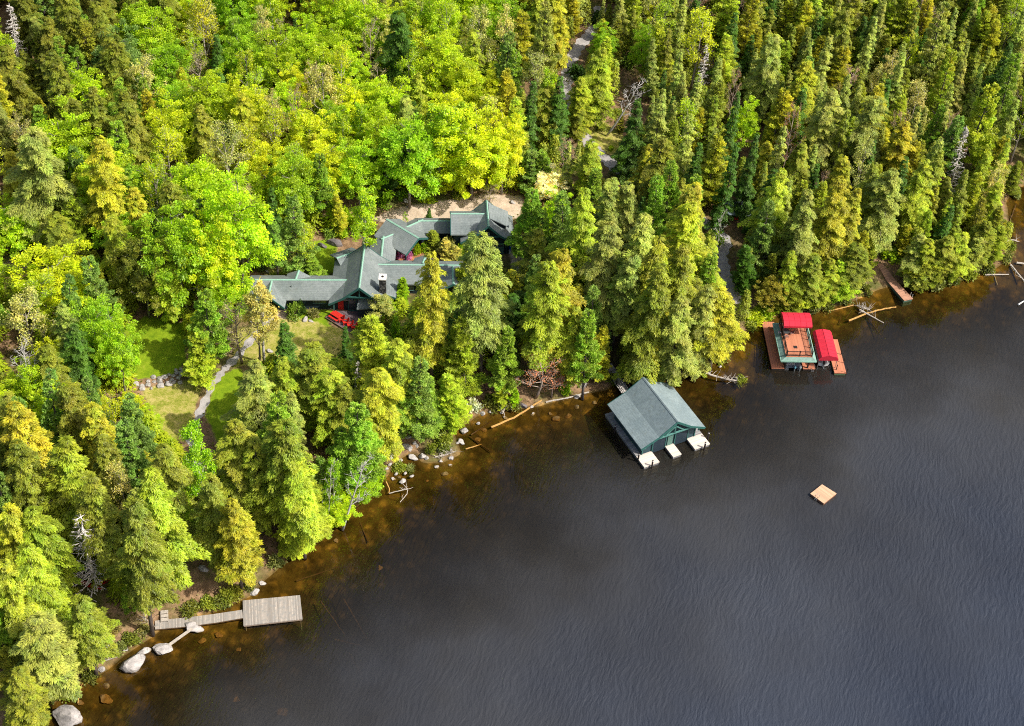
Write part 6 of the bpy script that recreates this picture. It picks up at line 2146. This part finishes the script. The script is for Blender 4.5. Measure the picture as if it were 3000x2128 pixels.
MIX = [
    (lambda x, y: x > 1650 and y < 430, dict(slender=.52, hemlock=.06, fir=.08, pine=.03, airy=.09, bare=.07, cedar=.15), 3.1),
    (lambda x, y: x > 2000 and y < 620, dict(slender=.40, hemlock=.32, fir=.06, pine=.04, airy=.06, bare=.03, cedar=.09), 3.7),
    (lambda x, y: x > 1480, dict(hemlock=.70, pine=.14, cedar=.05, fir=.03, airy=.04, maple=.04), 4.6),
    (lambda x, y: x < 470 and y < 330, dict(hemlock=.84, maple=.08, pine=.04, airy=.04), 5.0),
    (lambda x, y: x < 420 and y < 720, dict(hemlock=.46, maple=.38, airy=.12, pine=.04), 5.0),
    (lambda x, y: y < 600, dict(maple=.52, airy=.25, hemlock=.08, birch=.06, bare=.06, fir=.03), 4.4),
    (lambda x, y: y < 1120 and x < 720, dict(maple=.5, airy=.2, hemlock=.17, pine=.13), 4.9),
    (lambda x, y: True, dict(hemlock=.68, pine=.15, cedar=.09, maple=.05, birch=.03), 5.0),
]
TMIX = dict(hemlock=['olive', 'olive', 'yellow', 'golden', 'grey'], slender=['olive', 'olive', 'grey', 'yellow', 'olive', 'golden'], fir=['deep'], cedar=['olive', 'yellow', 'golden'], pine=['teal', 'pineg', 'pineg'],
            maple=['lime', 'ylime', 'bright', 'lime'], airy=['pale', 'ylime', 'tan', 'lime'], birch=['lime', 'pale'], bare=['pink', 'tan', 'tan'])
HMIX = dict(hemlock=(11, 22), slender=(9, 18), fir=(10, 17), cedar=(7, 13), pine=(13, 20), maple=(11, 17), airy=(12, 18), birch=(13, 18), bare=(11, 15))
LIMIT = dict(hemlock=297, slender=297, fir=160, cedar=290, pine=150, maple=230, airy=170, birch=50, bare=90)
SUNXY = np.array(SUN_AZ) / np.linalg.norm(SUN_AZ)
SUNP = np.array([-SUNXY[1], SUNXY[0]])
SUNTAN = math.tan(SUN_EL)
SUNNY = [(0, [tuple(at(x, y, E0)[:2]) for x, y in SAND[0]]), (0, [tuple(at(x, y, E0)[:2]) for x, y in [(690, 990), (830, 920), (1000, 965), (1045, 990), (900, 1050), (760, 1040)]]),
         (0, [tuple(at(x, y, 1.5)[:2]) for x, y in [(560, 1500), (640, 1560), (690, 1680), (640, 1750), (540, 1740)]]), (0, [tuple(at(x, y, 1.5)[:2]) for x, y in [(1330, 1110), (1420, 1085), (1500, 1140), (1400, 1220)]]),
         (0, [tuple(at(x, y, 1.0)[:2]) for x, y in [(1800, 1095), (1830, 1095), (1860, 1150), (1830, 1150)]]), (0, [tuple(at(x, y, 2.5)[:2]) for x, y in DRY[0]]), (0, [tuple(at(x, y, 2.5)[:2]) for x, y in [(370, 1010), (480, 990), (500, 1100), (400, 1110)]]),
         (1, [tuple(at(x, y, E0 + 3.6)[:2]) for x, y in [(728, 819), (985, 780), (1065, 715), (1133, 642), (1320, 640), (1425, 590), (1500, 640), (1500, 700), (1350, 690), (1180, 740), (1150, 850), (1020, 860), (740, 860)]])]
fr_ = np.random.default_rng(77)
cand = np.stack([fr_.uniform(-122, 122, 17000), fr_.uniform(104, 312, 17000)], 1)
cand = cand[shore_dist(cand) > 1.0]
for xy in cand:
    g = th(*xy)
    b = proj([*xy, g])
    if b[0] < -140 or b[0] > 3140 or b[1] < -330 or b[1] > 2330:
        continue
    kinds, sp = None, 5
    ap = proj([*xy, g + 14])
    for f, mx, s_ in MIX:
        if f(ap[0], ap[1]):
            kinds, sp = mx, s_
            break
    ks = list(kinds)
    k = fr_.choice(ks, p=np.array([kinds[q] for q in ks]) / sum(kinds.values()))
    if COUNT.get(k, 0) >= LIMIT[k]:
        k = {'slender': 'cedar', 'hemlock': 'pine' if fr_.uniform() < .5 else 'cedar'}.get(k, k)
        if COUNT.get(k, 0) >= LIMIT[k]:
            continue
    h = fr_.uniform(*HMIX[k]) * (1.35 if k == 'cedar' and ap[1] < 430 else 1)
    rad = RREF[k] * h / HREF[k] * fr_.uniform(.85, 1.15)
    ok = True
    for x, y, r in PLANTED:
        d2 = (x - xy[0]) ** 2 + (y - xy[1]) ** 2
        if d2 < (0.62 * (r + rad)) ** 2 or d2 < (sp * .72) ** 2:
            ok = False
            break
    if not ok:
        continue
    if any(np.min(np.hypot(Q_[:, 0] - xy[0], Q_[:, 1] - xy[1])) < w_ / 2 + .5 for Q_, w_ in TRACKS):
        continue
    tries = 0
    while tries < 3:
        zs = np.array([0, .15, .3, .45, .6, .75, .9, 1.0])
        ws = np.array([.15, .8, .85, .75, .6, .42, .2, .05]) * rad
        pts = []
        for q, wq in zip(zs, ws):
            c = proj([*xy, g + h * q])
            e = wq * FPX / np.linalg.norm(np.array([*xy, g]) - CO)
            pts += [c, c + (e, 0), c - (e, 0)]
        bad = any(inpoly(np.array(pts), K).any() for K in KEEP)
        if not bad:
            sh_ = []
            for q, wq in zip(zs[2:], ws[2:]):
                for zt, grp in ((0.0, 0), (3.6, 1)):
                    if g + h * q > E0 + zt:
                        c = np.array(xy) - SUNXY * (g + h * q - E0 - zt) / SUNTAN
                        sh_ += [(grp, *c), (grp, *(c + SUNP * wq)), (grp, *(c - SUNP * wq))]
            sh_ = np.array(sh_) if sh_ else np.zeros((0, 3))
            for grp, poly in SUNNY:
                q_ = sh_[sh_[:, 0] == grp][:, 1:] if len(sh_) else sh_
                if len(q_) and inpoly(q_, poly).any():
                    bad = True
                    break
        if not bad:
            break
        h *= .62; rad *= .7; tries += 1
        if h < 4: tries = 3
    if bad or h < 4:
        continue
    tn = TMIX[k][fr_.integers(len(TMIX[k]))]
    if k in ('hemlock', 'slender') and ap[0] < 480 and ap[1] < 400: tn = ['olive', 'olive', 'olive', 'grey'][fr_.integers(4)]
    if k == 'slender' and ap[1] < 430: tn = ['olive', 'grey', 'grey', 'olive', 'grey'][fr_.integers(5)]
    plant(k, xy, h, rad, tn, dim=.72 if ap[0] < 480 and ap[1] < 340 and k == 'hemlock' else 1.0)
print('TREES', COUNT, sum(COUNT.values()))

# ------------------------------------------------------------------ shrubs
def bush(px, py, w, h, tone, label=None, kind='shrub'):
    g = atg(px, py)
    return plant('shrub', g[:2], h, w / 37.0, tone, label=label, px=np.array([px, py - 10]))


bush(865, 928, 50, 2.4, 'pineg', 'rounded green bush in the garden bed in front of the left wing')
bush(882, 918, 30, 2.2, 'deep', 'taller green bush behind the rounded bush in the garden bed')
bush(918, 926, 36, 1.2, 'brown', 'brown twiggy shrub in the garden bed')
f1_ = bush(1170, 758, 24, 1.5, 'pink', 'left clump of purple flowering rhododendron in the courtyard')
f2_ = bush(1196, 760, 30, 1.5, 'pink', 'right clump of purple flowering rhododendron in the courtyard')
for f in (f1_, f2_):
    for c in f.children:
        if c.name.startswith('foliage'):
            c.color = (.80, .28, .85, 1)
bush(1185, 748, 24, 1.6, 'brown', 'brown shrub between the purple rhododendrons')
bush(1222, 745, 30, 2, 'lime'); bush(1245, 740, 26, 2, 'bright'); bush(1270, 735, 40, 3, 'olive'); bush(1320, 745, 44, 3, 'brown'); bush(1350, 752, 34, 2.6, 'bright')
bush(1384, 1200, 48, 2.0, 'silver', 'bare grey twiggy shrub at the shoreline of the clearing')
bush(1440, 1185, 60, 1.3, 'olive'); bush(1500, 1195, 50, 1.4, 'olive'); bush(1655, 1150, 40, 2, 'bright')
bush(1262, 1325, 30, 1.6, 'yellow', 'yellow-green seedling on the root islet'); bush(1300, 1318, 44, 1.0, 'olive', 'mat of low heath on the root islet'); bush(1300, 1295, 50, 1.6, 'yellow', 'pale green shrub behind the root islet')
for x, y, w_, h_, tn in ((560, 1790, 60, 1.1, 'olive'), (610, 1775, 50, 1.3, 'yellow'), (665, 1755, 50, 1.6, 'yellow'), (640, 1770, 50, 1.2, 'olive'), (690, 1745, 40, 1.6, 'golden'), (735, 1720, 36, 1.4, 'olive'), (810, 1655, 40, 1.5, 'grey'), (850, 1625, 40, 1.6, 'olive'),
                      (890, 1595, 44, 1.7, 'yellow'), (960, 1535, 40, 1.2, 'olive'), (1010, 1495, 40, 1.2, 'grey'), (1060, 1460, 44, 1.6, 'lime'), (1110, 1420, 44, 2.0, 'lime'), (1090, 1400, 50, 2.4, 'bright'), (1170, 1370, 40, .9, 'yellow'), (1200, 1372, 36, .7, 'grey'),
                      (385, 1880, 50, 1.2, 'olive'), (420, 1850, 40, 1.0, 'brown'), (350, 1905, 50, 1.3, 'grey'), (260, 1990, 40, 1.4, 'olive'), (200, 2030, 50, 1.4, 'yellow'), (120, 2070, 60, 1.6, 'olive'), (330, 1845, 40, 1.0, 'brown'), (420, 1770, 40, .9, 'brown'),
                      (2215, 940, 60, 1.1, 'ylime'), (2250, 925, 56, 1.3, 'lime'), (2200, 960, 44, 1.0, 'yellow'), (2280, 905, 56, 1.7, 'olive'), (2330, 905, 60, 2.2, 'olive'), (2380, 905, 60, 2.0, 'grey'), (2420, 900, 50, 1.5, 'olive'), (2470, 885, 50, 1.6, 'grey'), (2530, 860, 50, 1.7, 'olive'),
                      (2690, 838, 60, 1.8, 'olive'), (2740, 840, 60, 2.0, 'grey'), (2790, 832, 50, 1.8, 'olive'), (2840, 815, 50, 1.7, 'yellow'), (2890, 795, 50, 1.6, 'olive'), (2945, 765, 44, 1.8, 'grey'), (2955, 730, 40, 1.6, 'yellow'), (2950, 680, 40, 2.0, 'olive'), (2975, 575, 40, 1.6, 'grey'),
                      (1790, 1120, 40, 1.6, 'yellow'), (1880, 1100, 60, 1.6, 'deep'), (1960, 1085, 70, 2.0, 'olive'), (2040, 1078, 60, 1.8, 'olive'), (2110, 1055, 60, 1.8, 'yellow'), (2165, 1010, 50, 1.8, 'olive'), (2172, 1114, 44, .9, 'yellow'),
                      (1480, 530, 60, 1.5, 'brown'), (1350, 575, 60, 1.4, 'yellow'), (1250, 590, 60, 1.6, 'lime'), (1130, 600, 60, 2, 'bright'), (1180, 580, 40, 1.6, 'bright'), (790, 770, 40, 1.4, 'pineg'), (760, 790, 40, 1.6, 'teal'), (1000, 690, 50, 1.8, 'lime'), (720, 900, 60, 2.2, 'golden'), (760, 910, 60, 2.2, 'tan'), (800, 905, 40, 1.8, 'golden'),
                      (1790, 440, 24, 1.0, 'lime'), (1760, 380, 40, 1.3, 'yellow'), (1850, 420, 50, 1.8, 'olive'), (1150, 960, 50, 1.6, 'yellow'), (1210, 920, 50, 1.5, 'yellow'), (1160, 990, 60, 1.8, 'yellow'), (1330, 1080, 50, 1.4, 'yellow'), (1300, 1060, 44, 1.8, 'deep')):
    bush(x, y, w_, h_, tn)
# random understory shrubs in the gaps
sr = np.random.default_rng(5)
n_ = 0
for xy in np.stack([sr.uniform(-72, 92, 1500), sr.uniform(106, 270, 1500)], 1):
    if n_ >= 150: break
    if shore_dist([xy])[0] < 1.5: continue
    g = th(*xy); b = proj([*xy, g + .8])
    if not (0 < b[0] < 3000 and 0 < b[1] < 2128): continue
    if any(inpoly(b[None], K)[0] for K in KEEP): continue
    if any((x - xy[0]) ** 2 + (y - xy[1]) ** 2 < (r * .8) ** 2 for x, y, r in PLANTED): continue
    w_ = sr.uniform(1.2, 2.2)
    plant('shrub', xy, w_ * sr.uniform(.9, 1.5), w_, ['olive', 'lime', 'yellow', 'bright', 'deep', 'pineg'][sr.integers(6)])
    n_ += 1

# young conifers and saplings crowding between the trunks, too many to count
def spire(seed, n=900, H=6., R=1.25):
    r = np.random.default_rng(seed)
    z = H * (.08 + .92 * r.uniform(0, 1, n) ** .8)
    az = np.floor(r.uniform(0, 14, n)) / 14 * 6.28 + z * 2.1 + r.normal(scale=.2, size=n)
    rr = R * (1 - z / H * .95) ** .7 * r.uniform(.25, 1.1, n)
    d = np.stack([np.cos(az), np.sin(az), np.zeros(n)], 1)
    C = d * rr[:, None] + np.stack([np.zeros(n), np.zeros(n), z - .25 * rr], 1)
    return leaves(C, d + r.normal(scale=.4, size=(n, 3)) + (0, 0, -.2), d * .5 + r.normal(scale=.3, size=(n, 3)) + (0, 0, 1.), r.uniform(.25, .55, n), r.uniform(.1, .2, n), .2 + .5 * r.uniform(0, 1, n))


SP = [spire(900 + i) for i in range(5)]
ur = np.random.default_rng(21)
PL = np.array(PLANTED)
groups_ = {'young_conifers': [], 'saplings': []}
for xy in np.stack([ur.uniform(-118, 118, 4200), ur.uniform(106, 305, 4200)], 1):
    g = th(*xy)
    if g < .5: continue
    h = ur.uniform(2.5, 8.5)
    pts = np.array([proj([*xy, g + q * h]) for q in (.0, .5, 1.0)])
    if pts[0, 0] < -90 or pts[0, 0] > 3090 or pts[1, 1] < -120 or pts[1, 1] > 2200: continue
    e = 16.0
    tp_ = np.vstack([pts, pts[:2] + (e, 0), pts[:2] - (e, 0)])
    if any(inpoly(tp_, K).any() for K in KEEP): continue
    if any(np.min(np.hypot(Q_[:, 0] - xy[0], Q_[:, 1] - xy[1])) < w_ / 2 + .9 for Q_, w_ in TRACKS): continue
    if np.min(np.hypot(PL[:, 0] - xy[0], PL[:, 1] - xy[1]) / np.maximum(PL[:, 2], 1)) < .5: continue
    V, T = SP[ur.integers(5)]
    s = h / 6.0
    a = ur.uniform(0, 6.28)
    Rm = np.array([[math.cos(a), -math.sin(a), 0], [math.sin(a), math.cos(a), 0], [0, 0, 1]])
    conif = pts[2, 0] > 1500 or ur.uniform() < .12
    wd_ = s ** .5 * (1.0 if conif else 1.7)
    W_ = (V @ Rm.T) * (wd_, wd_, s) + (*xy, g - .1)
    groups_['young_conifers' if conif else 'saplings'].append((W_, T + ur.uniform(-.1, .3)))
for nm, cc, mk, lb in (('young_conifers', (.36, .41, .06), 'leaf_needle', 'dense young conifers crowding between the trunks on the right'), ('saplings', (.46, .58, .03), 'leaf_broad', 'leafy saplings crowding between the trunks on the left')):
    L_ = groups_[nm]
    if not L_: continue
    me_ = quadmesh(nm, np.concatenate([q[0] for q in L_]), np.concatenate([q[1] for q in L_]), M[mk])
    o_ = bpy.data.objects.new(nm, me_)
    o_.color = (*cc, 1)
    col.objects.link(o_)
    tag(o_, lb, 'understory', None, 'stuff')
    print('INFILL', nm, len(L_))

# low cover on the forest floor: ferns, seedlings and litter, too many to count
gr_ = np.random.default_rng(9)
Pg = np.stack([gr_.uniform(-78, 98, 130000), gr_.uniform(102, 300, 130000)], 1)
sdg = shore_dist(Pg)
Pg = Pg[sdg > .4]
zg = terrain(Pg)
pj = projs(np.column_stack([Pg, zg]))
okm = (pj[:, 0] > -60) & (pj[:, 0] < 3060) & (pj[:, 1] > -60) & (pj[:, 1] < 2200)
for K in KEEP[:20]:
    okm &= ~inpoly(pj, K)
Pg, zg = Pg[okm], zg[okm]
k = len(Pg)
keepn = wob(Pg[:, 0], Pg[:, 1], 7) + .5 * wob(Pg[:, 0], Pg[:, 1], 2.5) + gr_.normal(scale=.3, size=k) > -.1
Pg, zg = Pg[keepn], zg[keepn]
k = len(Pg)
Cg = np.column_stack([Pg, zg + gr_.uniform(.02, .3, k)])
Lg = gr_.uniform(.2, .55, k)
Vg, tg = leaves(Cg, gr_.normal(size=(k, 3)) * (1, 1, .3), gr_.normal(scale=.45, size=(k, 3)) + (0, 0, 1.), Lg, Lg * .6, gr_.uniform(0, 1, k))
mu = quadmesh('undergrowth', Vg, tg, M['leaf_broad'])
uo = bpy.data.objects.new('undergrowth', mu)
uo.color = (.19, .20, .03, 1)
col.objects.link(uo)
tag(uo, 'low ferns and seedlings covering the forest floor', 'undergrowth', None, 'stuff')
print('UNDERGROWTH', k)

# ------------------------------------------------------------------ labels that single each plant out
LMK = [('boathouse', 1920, 1200), ('footbridge', 1810, 1120), ('roof deck', 2320, 1000), ('red boat canopy', 2420, 1060), ('brown shore dock', 2640, 840), ('grey dock platform', 800, 1790), ('plank walkway', 580, 1815),
       ('stone pile', 480, 1110), ('green lawn hollow', 460, 1020), ('garden path', 650, 1100), ('picnic deck', 1010, 945), ('lodge chimney', 1121, 805), ('left lodge wing', 780, 840), ('right lodge wing', 1290, 800), ('garage', 1430, 640),
       ('open pavilion', 1190, 690), ('sandy driveway', 1250, 600), ('lower gravel road bend', 1760, 450), ('upper gravel road end', 1690, 140), ('storage shed', 2155, 635), ('kayaks', 290, 1705), ('fallen tree', 2110, 1100),
       ('red-budding maple', 1590, 1100), ('large angular boulder', 392, 1948), ('rounded bottom-edge boulder', 205, 2108), ('drift logs', 2560, 900), ('right edge cove', 2965, 640), ('gravelly beach', 1150, 1350), ('root islet', 1290, 1330),
       ('red earth clearing', 620, 1620), ('white-blossoming tree', 1612, 520), ('blue umbrella', 1494, 730), ('left edge sand patch', 30, 775), ('courtyard rhododendron', 1185, 758), ('round garden bed', 890, 935), ('boulder by the driveway', 1190, 591),
       ('top left corner of the photo', 0, 0), ('top edge above the chimney', 1100, 0), ('top edge above the left wing', 700, 0), ('top right corner of the photo', 3000, 0), ('top edge above the boathouse', 1950, 0), ('top edge above the roof deck', 2330, 0), ('top edge above the shore dock', 2650, 0),
       ('left edge above the sand patch', 0, 400), ('left edge below the sand patch', 0, 1150), ('tan log by the shore', 1500, 1225), ('shore clearing', 1450, 1150), ('pale half-leafed tree', 655, 430), ('tip of the spruce point', 2920, 760), ('long log below the shore dock', 2550, 930), ('sloping dry meadow', 500, 1200), ('back lawn', 900, 770)]
LA = np.array([[a, b] for _, a, b in LMK], float)
ORD = ['nearest', 'second-nearest', 'third-nearest', 'fourth-nearest', 'fifth-nearest', 'sixth-nearest', 'seventh-nearest', 'eighth-nearest', 'ninth-nearest', 'tenth-nearest', 'eleventh-nearest', 'twelfth-nearest', 'thirteenth-nearest', 'fourteenth-nearest', 'fifteenth-nearest', 'sixteenth-nearest', 'seventeenth-nearest', 'eighteenth-nearest', 'nineteenth-nearest', 'twentieth-nearest']
BK = {}
for o, size, tone, noun, px, cat, group in REG:
    d = (LA - np.asarray(px)) * (1, 1.25)
    i = int(np.argmin((d ** 2).sum(1)))
    dx, dy = np.asarray(px) - LA[i]
    if abs(dx) > abs(dy) * 1.1:
        w_ = 'left of' if dx < 0 else 'right of'
    else:
        w_ = 'behind' if dy < 0 else 'in front of'
    if 'edge' in LMK[i][0] or 'corner' in LMK[i][0]:
        w_ = 'near'
    BK.setdefault((size, tone, noun, w_, LMK[i][0]), []).append((float((d[i] ** 2).sum()), o, cat, group))
for (size, tone, noun, w_, lm), L in BK.items():
    L.sort(key=lambda t: t[0])
    for k, (_, o, cat, group) in enumerate(L):
        lab = ' '.join(q for q in (size, tone, noun, w_, 'the', lm) if q)
        if len(L) > 1:
            lab = ORD[min(k, 19)] + ' ' + lab
        tag(o, lab, cat, group)
